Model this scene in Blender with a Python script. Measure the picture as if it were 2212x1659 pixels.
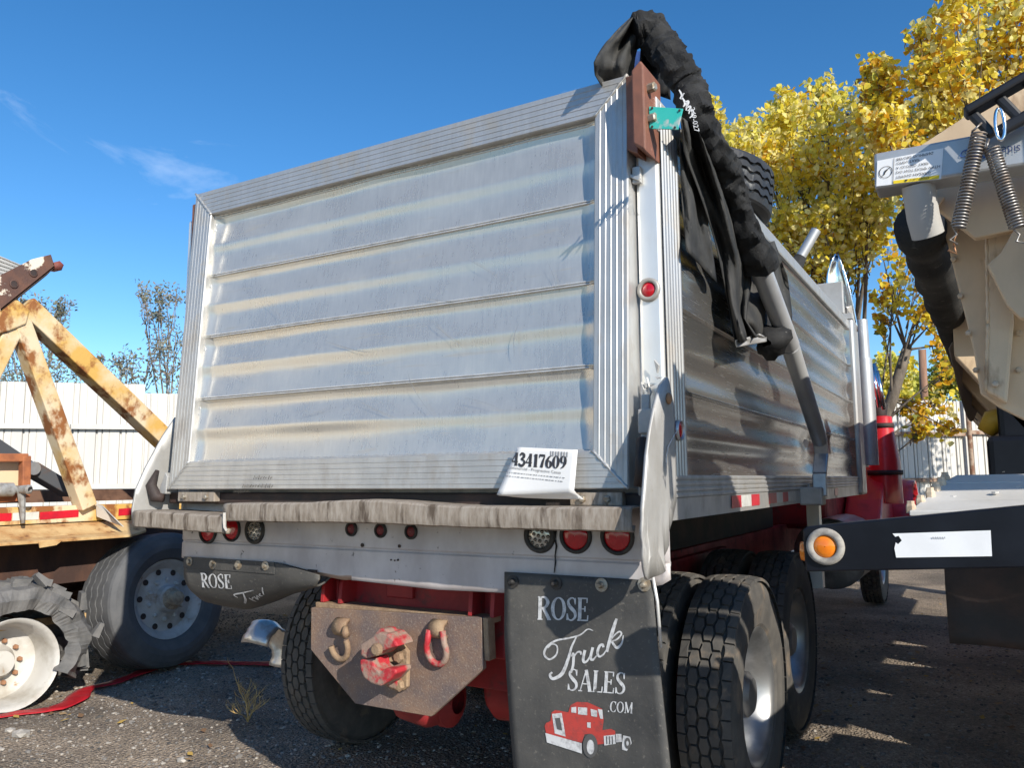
import bpy, bmesh, math, random
from mathutils import Vector, Matrix, noise
import numpy as np
R = math.radians
PI = math.pi
random.seed(7)
S = bpy.context.scene
C = S.collection
for o in list(bpy.data.objects):
    bpy.data.objects.remove(o)

# ------------------------------------------------------------------ camera
CAM = Vector((3.3011, -2.4593, 1.4695))
YAW, PITCH, ROLL, FPX = 0.5284, 0.1200, -0.0072, 1736.07      # measured on a 2212 x 1659 grid
_f = Vector((-math.sin(YAW)*math.cos(PITCH), math.cos(YAW)*math.cos(PITCH), math.sin(PITCH)))
_r0 = Vector((math.cos(YAW), math.sin(YAW), 0)); _u0 = _r0.cross(_f)
_r = math.cos(ROLL)*_r0 + math.sin(ROLL)*_u0
_u = -math.sin(ROLL)*_r0 + math.cos(ROLL)*_u0
cd = bpy.data.cameras.new('camera'); cam = bpy.data.objects.new('camera', cd); C.objects.link(cam)
cam.matrix_world = Matrix(((_r.x, _u.x, -_f.x, CAM.x), (_r.y, _u.y, -_f.y, CAM.y), (_r.z, _u.z, -_f.z, CAM.z), (0, 0, 0, 1)))
cd.sensor_fit = 'HORIZONTAL'; cd.sensor_width = 36; cd.lens = 36*FPX/2212
cd.clip_start = .05; cd.clip_end = 6000
S.camera = cam

# ------------------------------------------------------------------ light
SUN_TO = Vector((.77, -.45, .46)).normalized()
SUN_EL = math.asin(SUN_TO.z); SUN_AZ = math.atan2(SUN_TO.x, SUN_TO.y)
w = bpy.data.worlds.new('World'); S.world = w; w.use_nodes = True
nt = w.node_tree; nt.nodes.clear()
out = nt.nodes.new('ShaderNodeOutputWorld'); bg = nt.nodes.new('ShaderNodeBackground')
sky = nt.nodes.new('ShaderNodeTexSky'); sky.sky_type = 'NISHITA'; sky.sun_disc = False
sky.sun_elevation = SUN_EL; sky.sun_rotation = SUN_AZ
sky.air_density = 1.0; sky.dust_density = .35; sky.ozone_density = 2.2; sky.altitude = 1400
tc = nt.nodes.new('ShaderNodeTexCoord')
mp = nt.nodes.new('ShaderNodeMapping'); mp.inputs['Scale'].default_value = (1.6, 1.6, 5.5)
mp.inputs['Location'].default_value = (.35, .1, .2); mp.inputs['Rotation'].default_value = (0, .35, .4)
nz = nt.nodes.new('ShaderNodeTexNoise'); nz.inputs['Scale'].default_value = 2.1; nz.inputs['Detail'].default_value = 9; nz.inputs['Roughness'].default_value = .62; nz.inputs['Distortion'].default_value = .5
rp = nt.nodes.new('ShaderNodeValToRGB'); rp.color_ramp.elements[0].position = .615; rp.color_ramp.elements[1].position = 1.0
rp.color_ramp.elements[1].color = (.55, .55, .55, 1)
mx = nt.nodes.new('ShaderNodeMix'); mx.data_type = 'RGBA'
hs = nt.nodes.new('ShaderNodeHueSaturation'); hs.inputs['Saturation'].default_value = 1.30
nt.links.new(tc.outputs['Generated'], mp.inputs['Vector']); nt.links.new(mp.outputs[0], nz.inputs['Vector'])
nt.links.new(nz.outputs['Fac'], rp.inputs[0]); nt.links.new(rp.outputs[0], mx.inputs['Factor'])
nt.links.new(sky.outputs[0], hs.inputs['Color'])
nt.links.new(hs.outputs[0], mx.inputs['A']); mx.inputs['B'].default_value = (7.5, 8.0, 8.6, 1)
nt.links.new(mx.outputs['Result'], bg.inputs['Color']); bg.inputs['Strength'].default_value = .135
nt.links.new(bg.outputs[0], out.inputs['Surface'])
sl = bpy.data.lights.new('sun', 'SUN'); sl.energy = 4.6; sl.angle = R(.53); sl.color = (1, .93, .82)
sun = bpy.data.objects.new('sun', sl); C.objects.link(sun)
sun.rotation_euler = (-SUN_TO).to_track_quat('-Z', 'Y').to_euler(); sun.location = SUN_TO*30
S.view_settings.view_transform = 'Standard'; S.view_settings.look = 'None'
S.view_settings.exposure = .42; S.view_settings.gamma = 1; S.view_settings.use_curve_mapping = False
S.render.engine = 'CYCLES'

# ------------------------------------------------------------------ measuring helpers
def ray(x, y):
    return _f + ((x-1106)/FPX)*_r + ((829.5-y)/FPX)*_u
def Q(x, y, ax, val):
    """point of a real plane (axis = value) seen at a place of the photograph"""
    d = ray(x, y); return CAM + d*((val-CAM[ax])/d[ax])
def AT(x, y, depth):
    return CAM + ray(x, y)*depth

# ------------------------------------------------------------------ mesh builder
WM = {}
class MB:
    def __init__(s): s.v = []; s.f = []; s.m = []; s.mi = 0
    def add(s, vs, fs):
        n = len(s.v); s.v += [tuple(p) for p in vs]
        for f in fs: s.f.append([i+n for i in f]); s.m.append(s.mi)
        return s
    def box(s, x0, x1, y0, y1, z0, z1):
        return s.add([(x, y, z) for z in (z0, z1) for y in (y0, y1) for x in (x0, x1)],
                     [(0, 2, 3, 1), (4, 5, 7, 6), (0, 1, 5, 4), (2, 6, 7, 3), (0, 4, 6, 2), (1, 3, 7, 5)])
    def bar(s, p0, p1, w, h, up=(0, 0, 1), w1=None, h1=None):
        p0, p1 = Vector(p0), Vector(p1); d = (p1-p0).normalized(); a = d.cross(Vector(up))
        if a.length < 1e-4: a = d.cross(Vector((0, 1, 0)))
        a.normalize(); b = a.cross(d).normalized()
        w1 = w if w1 is None else w1; h1 = h if h1 is None else h1
        vs = []
        for p, ww, hh in ((p0, w, h), (p1, w1, h1)):
            for i, j in ((-1, -1), (1, -1), (1, 1), (-1, 1)): vs.append(p+a*ww/2*i+b*hh/2*j)
        return s.add(vs, [(0, 1, 2, 3), (7, 6, 5, 4), (0, 4, 5, 1), (1, 5, 6, 2), (2, 6, 7, 3), (3, 7, 4, 0)])
    def tube(s, pts, rad, n=10, caps=True, wob=None):
        pts = [Vector(p) for p in pts]
        if not hasattr(rad, '__len__'): rad = [rad]*len(pts)
        t = (pts[1]-pts[0]).normalized(); a = t.orthogonal().normalized(); vs = []; fs = []
        for i, p in enumerate(pts):
            if i == 0: t = pts[1]-pts[0]
            elif i == len(pts)-1: t = pts[i]-pts[i-1]
            else: t = pts[i+1]-pts[i-1]
            t.normalize(); a = (a-t*a.dot(t)).normalized(); b = t.cross(a)
            for k in range(n):
                g = 2*PI*k/n; r = rad[i]
                q = p+(a*math.cos(g)+b*math.sin(g))*r
                if wob: q += (q-p).normalized()*wob(q, i, k)
                vs.append(q)
        for i in range(len(pts)-1):
            for k in range(n):
                k2 = (k+1) % n; fs.append((i*n+k, i*n+k2, (i+1)*n+k2, (i+1)*n+k))
        if caps: fs.append(tuple(range(n-1, -1, -1))); fs.append(tuple((len(pts)-1)*n+k for k in range(n)))
        return s.add(vs, fs)
    def lathe(s, prof, o=(0, 0, 0), ax=(1, 0, 0), n=32, rf=None, cap0=False, cap1=False):
        o = Vector(o); ax = Vector(ax).normalized(); a = ax.orthogonal().normalized()
        if abs(ax.x) > .99: a = Vector((0, 0, 1))
        b = ax.cross(a); vs = []; fs = []
        for i, (h, r) in enumerate(prof):
            for k in range(n):
                g = 2*PI*k/n; rr = r if rf is None else rf(h, r, g)
                vs.append(o+ax*h+(a*math.cos(g)+b*math.sin(g))*rr)
        for i in range(len(prof)-1):
            for k in range(n):
                k2 = (k+1) % n; fs.append((i*n+k, (i+1)*n+k, (i+1)*n+k2, i*n+k2))
        if cap0: fs.append(tuple(range(n)))
        if cap1: fs.append(tuple((len(prof)-1)*n+k for k in range(n-1, -1, -1)))
        return s.add(vs, fs)
    def prism(s, poly, vec):
        n = len(poly); vec = Vector(vec); a = [Vector(p) for p in poly]; b = [p+vec for p in a]
        return s.add(a+b, [tuple(range(n))]+[tuple(range(2*n-1, n-1, -1))]+[(i, i+n, (i+1) % n+n, (i+1) % n) for i in range(n)])
    def grid(s, P):
        m = len(P[0]); vs = [p for row in P for p in row]
        return s.add(vs, [(i*m+j, i*m+j+1, (i+1)*m+j+1, (i+1)*m+j) for i in range(len(P)-1) for j in range(m-1)])
    def disc(s, o, ax, r, n=20, h=.003):
        return s.lathe([(0, r), (h, r)], o, ax, n, cap0=True, cap1=True)
    def ribbon(s, pts, wid, fn):
        """a flat pen stroke; pts 2-D, wid one number or one per point, fn maps 2-D to the surface"""
        pts = [Vector((p[0], p[1])) for p in pts]
        if not hasattr(wid, '__len__'): wid = [wid]*len(pts)
        L, Rr = [], []
        for i, p in enumerate(pts):
            t = (pts[min(i+1, len(pts)-1)]-pts[max(i-1, 0)])
            if t.length < 1e-9: t = Vector((1, 0))
            t.normalize(); nrm = Vector((-t.y, t.x))*wid[i]/2
            L.append(fn(*(p+nrm))); Rr.append(fn(*(p-nrm)))
        k = len(pts)
        return s.add(L+Rr, [(i, i+1, k+i+1, k+i) for i in range(k-1)])
    def build(s, name, mat, parent=None, smooth=False, bevel=0, sub=0, mw=None, solid=0, auto=None):
        me = bpy.data.meshes.new(name); me.from_pydata(s.v, [], s.f)
        mats = mat if isinstance(mat, (list, tuple)) else [mat]
        for m_ in mats: me.materials.append(m_)
        if len(mats) > 1: me.polygons.foreach_set('material_index', s.m)
        bm = bmesh.new(); bm.from_mesh(me); bmesh.ops.recalc_face_normals(bm, faces=bm.faces); bm.to_mesh(me); bm.free()
        if smooth:
            me.polygons.foreach_set('use_smooth', [True]*len(me.polygons))
            if auto: me.set_sharp_from_angle(angle=R(auto))
        o = link(name, me, parent, mw)
        if solid:
            q = o.modifiers.new('solid', 'SOLIDIFY'); q.thickness = solid; q.offset = 0
        if bevel:
            q = o.modifiers.new('bevel', 'BEVEL'); q.width = bevel; q.segments = 2; q.limit_method = 'ANGLE'; q.angle_limit = R(35); q.harden_normals = False
        if sub:
            q = o.modifiers.new('sub', 'SUBSURF'); q.levels = sub; q.render_levels = sub
        return o
def link(name, data, parent=None, mw=None):
    o = bpy.data.objects.new(name, data); C.objects.link(o)
    mw = mw or Matrix.Identity(4)
    if parent is not None:
        o.parent = parent; o.matrix_parent_inverse = WM[parent.name].inverted()
    o.matrix_basis = mw; WM[o.name] = mw.copy()
    return o
def thing(name, label, cat, loc, group=None):
    o = link(name, None, None, Matrix.Translation(loc)); o.empty_display_size = .2
    return tag(o, label, cat, group)
def tag(o, label, cat, group=None):
    o['label'] = label; o['category'] = cat
    if group: o['group'] = group
    return o
def copy_part(src, parent, mw):
    o = src.copy(); C.objects.link(o); o.parent = parent; o.matrix_parent_inverse = WM[parent.name].inverted(); o.matrix_basis = mw; WM[o.name] = mw.copy()
    for ch in src.children:
        c = ch.copy(); C.objects.link(c); c.parent = o; c.matrix_parent_inverse = mw.inverted(); c.matrix_basis = mw; WM[c.name] = mw.copy()
    return o
def nz3(p, s=1.0, seed=0):
    return noise.noise(Vector((p[0]*s+seed*13.1, p[1]*s+seed*7.7, p[2]*s-seed*3.3)))
def textmesh(string, fn, size=1.0, align='LEFT'):
    cu = bpy.data.curves.new('t', 'FONT'); cu.body = string; cu.size = size; cu.align_x = align; cu.resolution_u = 2
    ob = bpy.data.objects.new('t', cu); C.objects.link(ob)
    me = bpy.data.meshes.new_from_object(ob); C.objects.unlink(ob); bpy.data.objects.remove(ob)
    m = MB(); m.add([fn(v.co.x, v.co.y) for v in me.vertices], [tuple(p.vertices) for p in me.polygons])
    bpy.data.meshes.remove(me); bpy.data.curves.remove(cu)
    return m

# ------------------------------------------------------------------ materials
def M(name, col, rough=.5, metal=0, col2=None, scale=6, stretch=(1, 1, 1), lo=.42, hi=.62, rough2=None,
      bump=0, bscale=60, bstretch=(1, 1, 1), col3=None, scale3=30, lo3=.62, hi3=.7, stretch3=(1, 1, 1), metal2=None, metal3=None, spec=.5,
      trans=0, coat=0, alpha=1, brush=0):
    m = bpy.data.materials.new(name); m.use_nodes = True; t = m.node_tree; b = t.nodes['Principled BSDF']
    b.inputs['Roughness'].default_value = rough; b.inputs['Metallic'].default_value = metal
    b.inputs['Specular IOR Level'].default_value = spec; b.inputs['Coat Weight'].default_value = coat
    b.inputs['Alpha'].default_value = alpha
    b.inputs['Base Color'].default_value = (*col, 1)
    tc = t.nodes.new('ShaderNodeTexCoord')
    def nse(sc, st, det=7, ro=.6):
        mp = t.nodes.new('ShaderNodeMapping'); mp.inputs['Scale'].default_value = st
        n = t.nodes.new('ShaderNodeTexNoise'); n.inputs['Scale'].default_value = sc; n.inputs['Detail'].default_value = det; n.inputs['Roughness'].default_value = ro
        t.links.new(tc.outputs['Object'], mp.inputs[0]); t.links.new(mp.outputs[0], n.inputs['Vector']); return n.outputs['Fac']
    def ramp(f, a, c):
        r = t.nodes.new('ShaderNodeMapRange'); r.inputs['From Min'].default_value = a; r.inputs['From Max'].default_value = c; r.clamp = True
        t.links.new(f, r.inputs['Value']); return r.outputs['Result']
    def mixc(f, a, c):
        x = t.nodes.new('ShaderNodeMix'); x.data_type = 'RGBA'; t.links.new(f, x.inputs['Factor'])
        for s_, v_ in (('A', a), ('B', c)):
            if isinstance(v_, tuple): x.inputs[s_].default_value = (*v_, 1)
            else: t.links.new(v_, x.inputs[s_])
        return x.outputs['Result']
    def mixf(f, a, c):
        x = t.nodes.new('ShaderNodeMix'); t.links.new(f, x.inputs['Factor'])
        for s_, v_ in (('A', a), ('B', c)):
            if isinstance(v_, (int, float)): x.inputs[s_].default_value = v_
            else: t.links.new(v_, x.inputs[s_])
        return x.outputs['Result']
    cc = col; rr = rough; mm = metal
    if col2 is not None:
        f = ramp(nse(scale, stretch), lo, hi); cc = mixc(f, cc, col2)
        if rough2 is not None: rr = mixf(f, rr, rough2)
        if metal2 is not None: mm = mixf(f, mm, metal2)
    if col3 is not None:
        f = ramp(nse(scale3, stretch3), lo3, hi3); cc = mixc(f, cc, col3)
        if metal3 is not None: mm = mixf(f, mm, metal3)
        rr = mixf(f, rr, .75)
    if brush:
        f = ramp(nse(1.0, (95, 95, 1.6), 4), .3, .7)
        ad = t.nodes.new('ShaderNodeMath'); ad.operation = 'MULTIPLY_ADD'; t.links.new(f, ad.inputs[0]); ad.inputs[1].default_value = .20*brush
        if isinstance(rr, (int, float)): ad.inputs[2].default_value = rr-.1*brush
        else:
            sb = t.nodes.new('ShaderNodeMath'); sb.operation = 'SUBTRACT'; t.links.new(rr, sb.inputs[0]); sb.inputs[1].default_value = .1*brush; t.links.new(sb.outputs[0], ad.inputs[2])
        rr = ad.outputs[0]
        mu = t.nodes.new('ShaderNodeMix'); mu.data_type = 'RGBA'; mu.blend_type = 'MULTIPLY'; mu.inputs['Factor'].default_value = .55*brush
        if isinstance(cc, tuple): mu.inputs['A'].default_value = (*cc, 1)
        else: t.links.new(cc, mu.inputs['A'])
        mu2 = t.nodes.new('ShaderNodeMapRange'); mu2.inputs['To Min'].default_value = .62; mu2.inputs['To Max'].default_value = 1.12; t.links.new(f, mu2.inputs['Value']); t.links.new(mu2.outputs[0], mu.inputs['B']); cc = mu.outputs['Result']
    if not isinstance(cc, tuple): t.links.new(cc, b.inputs['Base Color'])
    if not isinstance(rr, (int, float)): t.links.new(rr, b.inputs['Roughness'])
    if not isinstance(mm, (int, float)): t.links.new(mm, b.inputs['Metallic'])
    if bump:
        bn = t.nodes.new('ShaderNodeBump'); bn.inputs['Strength'].default_value = bump; bn.inputs['Distance'].default_value = .01
        t.links.new(nse(bscale, bstretch, 5), bn.inputs['Height']); t.links.new(bn.outputs[0], b.inputs['Normal'])
    if trans:
        tr = t.nodes.new('ShaderNodeBsdfTranslucent'); ms = t.nodes.new('ShaderNodeMixShader'); ms.inputs[0].default_value = trans
        if isinstance(cc, tuple): tr.inputs[0].default_value = (*cc, 1)
        else: t.links.new(cc, tr.inputs[0])
        t.links.new(b.outputs[0], ms.inputs[1]); t.links.new(tr.outputs[0], ms.inputs[2])
        t.links.new(ms.outputs[0], t.nodes['Material Output'].inputs['Surface'])
    return m
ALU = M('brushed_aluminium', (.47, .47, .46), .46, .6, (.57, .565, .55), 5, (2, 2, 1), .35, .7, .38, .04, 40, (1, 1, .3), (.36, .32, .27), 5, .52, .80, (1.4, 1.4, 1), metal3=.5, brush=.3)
ALUP = M('plank_aluminium', (.60, .58, .535), .25, .62, (.67, .65, .60), 3, (1.3, 1, 1.5), .35, .7, .37, .04, 34, (2.5, 1, .35), (.42, .36, .29), 5, .60, 1.0, (.6, 1, 6), metal3=.45, brush=.36)
PCREAM = M('reflection_panel_paint', (.74, .68, .56), .5, 0, (.66, .59, .47), 4)  # for the unseen added panel that the tailgate reflects
SEAM = M('bright_seam', (.72, .72, .71), .35, .5, (.6, .6, .59), 20)
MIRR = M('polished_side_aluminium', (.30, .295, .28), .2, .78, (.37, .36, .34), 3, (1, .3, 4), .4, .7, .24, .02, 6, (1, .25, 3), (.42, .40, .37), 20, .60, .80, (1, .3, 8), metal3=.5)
POST = M('white_post_metal', (.80, .80, .78), .38, .55, (.72, .71, .68), 8, (1, 1, .4), .5, .7, .45, .04, 30, (1, 1, 1), (.42, .34, .26), 22, .69, .74, metal3=0)
DIRT = M('dirty_bumper_aluminium', (.40, .35, .295), .6, .2, (.25, .205, .16), 30, (2.2, 1, .5), .36, .66, .85, .14, 150, (2, 1, .4), (.10, .075, .055), 12, .53, .66, (2.4, 1, .45), metal3=.05)
PANEL = M('lamp_panel_metal', (.60, .57, .57), .5, .2, (.47, .43, .42), 5, (1, 1, .6), .4, .65, .6, .06, 30, (1, 1, 1), (.12, .10, .09), 26, .66, .72, metal3=0)
FIN = M('worn_plate_aluminium', (.46, .455, .44), .5, .3, (.37, .36, .34), 7, (1, 1, 1), .4, .65, .6, .15, 22, (1, 1, 1), (.3, .26, .21), 28, .66, .74, metal3=.1)
RED = M('red_chassis_paint', (.36, .018, .022), .5, 0, (.20, .018, .02), 5, (1, 1, 1), .4, .7, .7, .08, 40, (1, 1, 1), (.055, .04, .035), 11, .56, .72)
REDB = M('bright_red_paint', (.55, .02, .03), .32, 0, (.40, .02, .03), 9, (1, 1, 1), .5, .7, .5, .05, 40, coat=.2)
HOOKM = M('hook_red_worn', (.42, .025, .035), .55, 0, (.30, .21, .165), 14, (1, 1, 1), .44, .56, .65, .35, 60)
RUST = M('rusty_hitch_plate', (.17, .13, .12), .62, .2, (.26, .17, .12), 5, (1, 1, 1), .42, .62, .75, .3, 120, (1, 1, 1), (.38, .32, .26), 150, .56, .74)
RUSTB = M('rust_edge_steel', (.34, .24, .15), .8, .1, (.22, .14, .09), 14, (1, 1, 1), .4, .65, .85, .4, 90)
BROWN = M('brown_hinge_paint', (.23, .095, .06), .55, 0, (.17, .075, .05), 14, (1, 1, 1), .4, .65, .6, .1, 50, (1, 1, 1), (.4, .24, .17), 30, .68, .74)
RUB = M('tyre_rubber', (.075, .072, .068), .75, 0, (.125, .115, .102), 9, (1, 1, 1), .4, .7, .85, .12, 60, (1, 1, 1), (.24, .18, .125), 7, .56, .76, spec=.3)
RUBL = M('grey_worn_rubber', (.075, .078, .084), .65, 0, (.12, .122, .126), 6, (1, 1, 1), .4, .7, .8, .1, 50, spec=.35)
FLAP = M('mud_flap_rubber', (.040, .041, .042), .6, 0, (.10, .096, .088), 3.5, (1, 1, 1), .36, .72, .75, .15, 60, (1, 1, 1), (.20, .185, .16), 75, .60, .80)
BLACK = M('black_paint', (.006, .007, .011), .32, 0, (.010, .012, .018), 6, (1, 1, 1), .4, .7, .4, .03, 40, (1, 1, 1), (.45, .46, .48), 44, .72, .73, spec=.25)
DARK = M('dark_underbody', (.022, .018, .017), .7, 0, (.05, .03, .025), 6, bump=.2)
CHROME = M('chrome', (.86, .86, .87), .12, 1, (.7, .68, .66), 9, (1, 1, 1), .5, .7, .3, .1, 14)
RIMA = M('polished_wheel', (.36, .365, .37), .4, .85, (.6, .6, .6), 7, (1, 1, 1), .5, .75, .4)
RIMW = M('white_wheel_paint', (.52, .505, .47), .5, 0, (.34, .31, .26), 5, (1, 1, 1), .45, .70, .6, .05, 40, (1, 1, 1), (.28, .17, .09), 16, .66, .76)
RIMG = M('dusty_grey_wheel', (.46, .46, .45), .6, .1, (.30, .275, .24), 6, (1, 1, 1), .45, .7, .75, .08, 40, (1, 1, 1), (.22, .13, .07), 9, .58, .74)
TARP = M('black_tarp', (.016, .0165, .0175), .78, 0, (.045, .045, .045), 9, (1, 1, 1), .42, .7, .85, .35, 150, (1, 1, 1), (.20, .195, .18), 42, .66, .78, spec=.2)
TARPG = M('dusty_tarp', (.035, .036, .036), .8, 0, (.085, .082, .076), 5, (1, 1, 1), .4, .7, .85, .3, 150, (1, 1, 1), (.16, .15, .14), 26, .62, .78, spec=.2)
BLUE = M('blue_lining', (.01, .03, .12), .6, 0, (.015, .045, .17), 9)
GALV = M('galvanised_steel', (.55, .57, .59), .42, .8, (.44, .46, .48), 16, (1, 1, 1), .4, .65, .5, .04, 60)
GALVL = M('satin_galvanised_tube', (.40, .41, .42), .5, .55, (.47, .48, .49), 9, (1, 1, 1), .4, .65, .45, .03, 50, (1, 1, 1), (.28, .27, .26), 18, .66, .76)
TUBE = M('tarp_arm_tube', (.56, .57, .57), .4, .35, (.47, .47, .48), 5, (1, 1, 1), .4, .7, .42, .04, 30)
CREAM = M('cream_trailer_paint', (.70, .53, .345), .5, 0, (.53, .39, .25), 5, (1, 1, .5), .45, .75, .6, .04, 40, (1, 1, 1), (.26, .14, .07), 7, .60, .74, (1.6, 1.6, .6))
DECK = M('pale_deck_paint', (.62, .60, .56), .5, 0, (.50, .48, .44), 6, (1, 1, 1), .4, .7, .6, .05, 40)
YRUST = M('yellow_rusty_paint', (.60, .36, .09), .6, .0, (.66, .54, .36), 1.9, (1, 1, 1), .42, .56, .6, .12, 40, (1, 1, 1), (.26, .095, .025), 6.5, .50, .60, (1, 1, .8))
YDECK = M('rusty_yellow_deck', (.60, .42, .20), .65, 0, (.42, .22, .08), 6, (1, 1, 1), .42, .62, .75, .25, 50, (1, 1, 1), (.16, .07, .03), 12, .58, .7)
BRUST = M('brown_rusted_channel', (.085, .045, .036), .7, 0, (.15, .07, .045), 7, (1, 1, 1), .4, .65, .8, .2, 60, (1, 1, 1), (.70, .62, .5), 5.5, .55, .58)
DRUST = M('dark_rusted_frame', (.05, .026, .02), .8, 0, (.11, .05, .03), 5, (1, 1, .4), .4, .65, .85, .2, 50)
FENCE = M('white_fence_paint', (.58, .565, .53), .5, 0, (.49, .48, .45), 2, (1, 1, .3), .45, .75, .55, .02, 20, (1, 1, 1), (.5, .48, .45), 9, .72, .8)
FPOST = M('rusty_fence_steel', (.36, .27, .2), .75, 0, (.2, .1, .06), 9, (1, 1, 1), .42, .6, .85, .2, 40)
LENSR = M('red_lens', (.50, .008, .018), .16, 0, (.42, .006, .014), 30, coat=.5)
LENSD = M('dull_red_lens', (.20, .025, .03), .5, 0, (.14, .02, .025), 30)
LENSA = M('amber_lens', (.85, .24, .01), .16, 0, (.75, .18, .008), 30, coat=.5)
LENSW = M('clear_lens', (.55, .55, .52), .15, .5, (.35, .34, .32), 60, (1, 1, 1), .45, .6, .3, coat=.5)
GROM = M('rubber_grommet', (.02, .02, .021), .6, 0, (.05, .045, .04), 20)
PAPER = M('white_paper', (.84, .84, .83), .6, 0, (.80, .80, .79), 3, trans=.15)
INK = M('black_ink', (.03, .03, .035), .6)
WHITEP = M('white_print', (.58, .59, .60), .6, 0, (.30, .30, .31), 60, (1, 1, 1), .46, .70, col3=(.10, .10, .10), scale3=45, lo3=.62, hi3=.72)
REDP = M('red_print', (.45, .05, .04), .6, 0, (.28, .05, .045), 50, (1, 1, 1), .45, .7, col3=(.10, .07, .07), scale3=40, lo3=.64, hi3=.72)
GREYP = M('grey_print', (.09, .09, .09), .6)
TEAL = M('teal_plate', (.02, .42, .36), .45, 0, (.05, .48, .42), 6, (1, 1, 1), .4, .7, .5, 0, 60, (1, 1, 1), (.45, .47, .46), 9, .52, .58, (1, 1, 1))
TAPER = M('red_reflective_tape', (.55, .015, .03), .35, 0, (.42, .015, .03), 16)
TAPEW = M('white_reflective_tape', (.62, .62, .58), .35, 0, (.5, .5, .47), 16)
TAPEC = M('bright_white_sticker', (.82, .83, .84), .4, 0, (.76, .77, .78), 10)
STRAP = M('red_plastic_tape', (.55, .015, .025), .35, 0, (.40, .012, .02), 12, (1, 1, 1), .4, .7, .5, .1, 30, trans=.15)
STRAW = M('dry_straw', (.55, .38, .15), .8, 0, (.40, .27, .11), 20)
BOLT = M('worn_bolt_steel', (.42, .40, .35), .5, .7, (.3, .24, .17), 40, (1, 1, 1), .4, .6, .7)
BOLTC = M('cream_bolt', (.60, .49, .36), .6, 0, (.42, .32, .22), 40)
GREYM = M('grey_sheet_roof', (.42, .41, .39), .6, .2, (.34, .33, .31), 8)
YELL = M('yellow_machine_paint', (.62, .36, .02), .5, 0, (.5, .28, .02), 8)

def ground_mat():
    m = bpy.data.materials.new('gravel_asphalt'); m.use_nodes = True; t = m.node_tree; b = t.nodes['Principled BSDF']
    b.inputs['Roughness'].default_value = .9; b.inputs['Specular IOR Level'].default_value = .25
    tc = t.nodes.new('ShaderNodeTexCoord')
    def N(kind, **k):
        n = t.nodes.new(kind); [setattr(n, a, v) for a, v in k.items()]; return n
    v = N('ShaderNodeTexVoronoi'); v.inputs['Scale'].default_value = 58; t.links.new(tc.outputs['Object'], v.inputs['Vector'])
    v2 = N('ShaderNodeTexVoronoi'); v2.inputs['Scale'].default_value = 130; t.links.new(tc.outputs['Object'], v2.inputs['Vector'])
    n = N('ShaderNodeTexNoise'); n.inputs['Scale'].default_value = 1.3; n.inputs['Detail'].default_value = 8; t.links.new(tc.outputs['Object'], n.inputs['Vector'])
    r1 = N('ShaderNodeValToRGB'); e = r1.color_ramp.elements; e[0].position = .0; e[0].color = (.075, .068, .062, 1); e[1].position = 1; e[1].color = (.50, .46, .41, 1)
    e2 = r1.color_ramp.elements.new(.6); e2.color = (.19, .168, .147, 1); e3 = r1.color_ramp.elements.new(.85); e3.color = (.28, .25, .215, 1)
    t.links.new(v.outputs['Color'], r1.inputs[0])
    r2 = N('ShaderNodeValToRGB'); e = r2.color_ramp.elements; e[0].color = (.09, .08, .072, 1); e[1].color = (.36, .32, .28, 1)
    t.links.new(v2.outputs['Color'], r2.inputs[0])
    mx = N('ShaderNodeMix', data_type='RGBA'); mx.inputs['Factor'].default_value = .5
    t.links.new(r1.outputs[0], mx.inputs['A']); t.links.new(r2.outputs[0], mx.inputs['B'])
    r3 = N('ShaderNodeValToRGB'); e = r3.color_ramp.elements; e[0].position = .35; e[0].color = (.88, .82, .75, 1); e[1].position = .68; e[1].color = (1.95, 1.76, 1.52, 1)
    t.links.new(n.outputs['Fac'], r3.inputs[0])
    mm = N('ShaderNodeMix', data_type='RGBA', blend_type='MULTIPLY'); mm.inputs['Factor'].default_value = 1
    t.links.new(mx.outputs['Result'], mm.inputs['A']); t.links.new(r3.outputs[0], mm.inputs['B'])
    t.links.new(mm.outputs['Result'], b.inputs['Base Color'])
    bp = N('ShaderNodeBump'); bp.inputs['Strength'].default_value = 1; bp.inputs['Distance'].default_value = .02
    t.links.new(v.outputs['Distance'], bp.inputs['Height'])
    bp2 = N('ShaderNodeBump'); bp2.inputs['Strength'].default_value = .6; bp2.inputs['Distance'].default_value = .006
    t.links.new(v2.outputs['Distance'], bp2.inputs['Height']); t.links.new(bp.outputs[0], bp2.inputs['Normal'])
    t.links.new(bp2.outputs[0], b.inputs['Normal'])
    return m
GROUND = ground_mat()

# ------------------------------------------------------------------ setting
def gz(x, y):
    return .018*nz3((x, y, 0), .8)+.008*nz3((x, y, 3), 2.7)-.012
m = MB()
xs = np.concatenate([np.linspace(-900, -40, 6), np.linspace(-20, -5, 16)[:-1], np.linspace(-5, 6, 111), np.linspace(6, 20, 16)[1:], np.linspace(40, 900, 6)])
ys = np.concatenate([np.linspace(-900, -40, 6), np.linspace(-20, -2, 12)[:-1], np.linspace(-2, 7, 91), np.linspace(7, 24, 18)[1:], np.linspace(40, 900, 6)])
m.grid([[(x, y, gz(x, y) if abs(x) < 25 and abs(y) < 25 else -.012) for x in xs] for y in ys])
g = m.build('ground', GROUND, smooth=True); g['kind'] = 'structure'
m = MB()
rid = [(-2500+i*100, 60+150*abs(noise.noise(Vector((i*.13, 3, 0))))+60*noise.noise(Vector((i*.5, 1, 0)))) for i in range(51)]
for (x, h), (x2, h2) in zip(rid[:-1], rid[1:]):
    m.add([(x, 2300, -5), (x2, 2300, -5), (x2, 2500, h2), (x, 2500, h), (x2, 3100, -5), (x, 3100, -5)], [(0, 1, 2, 3), (3, 2, 4, 5)])
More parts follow.
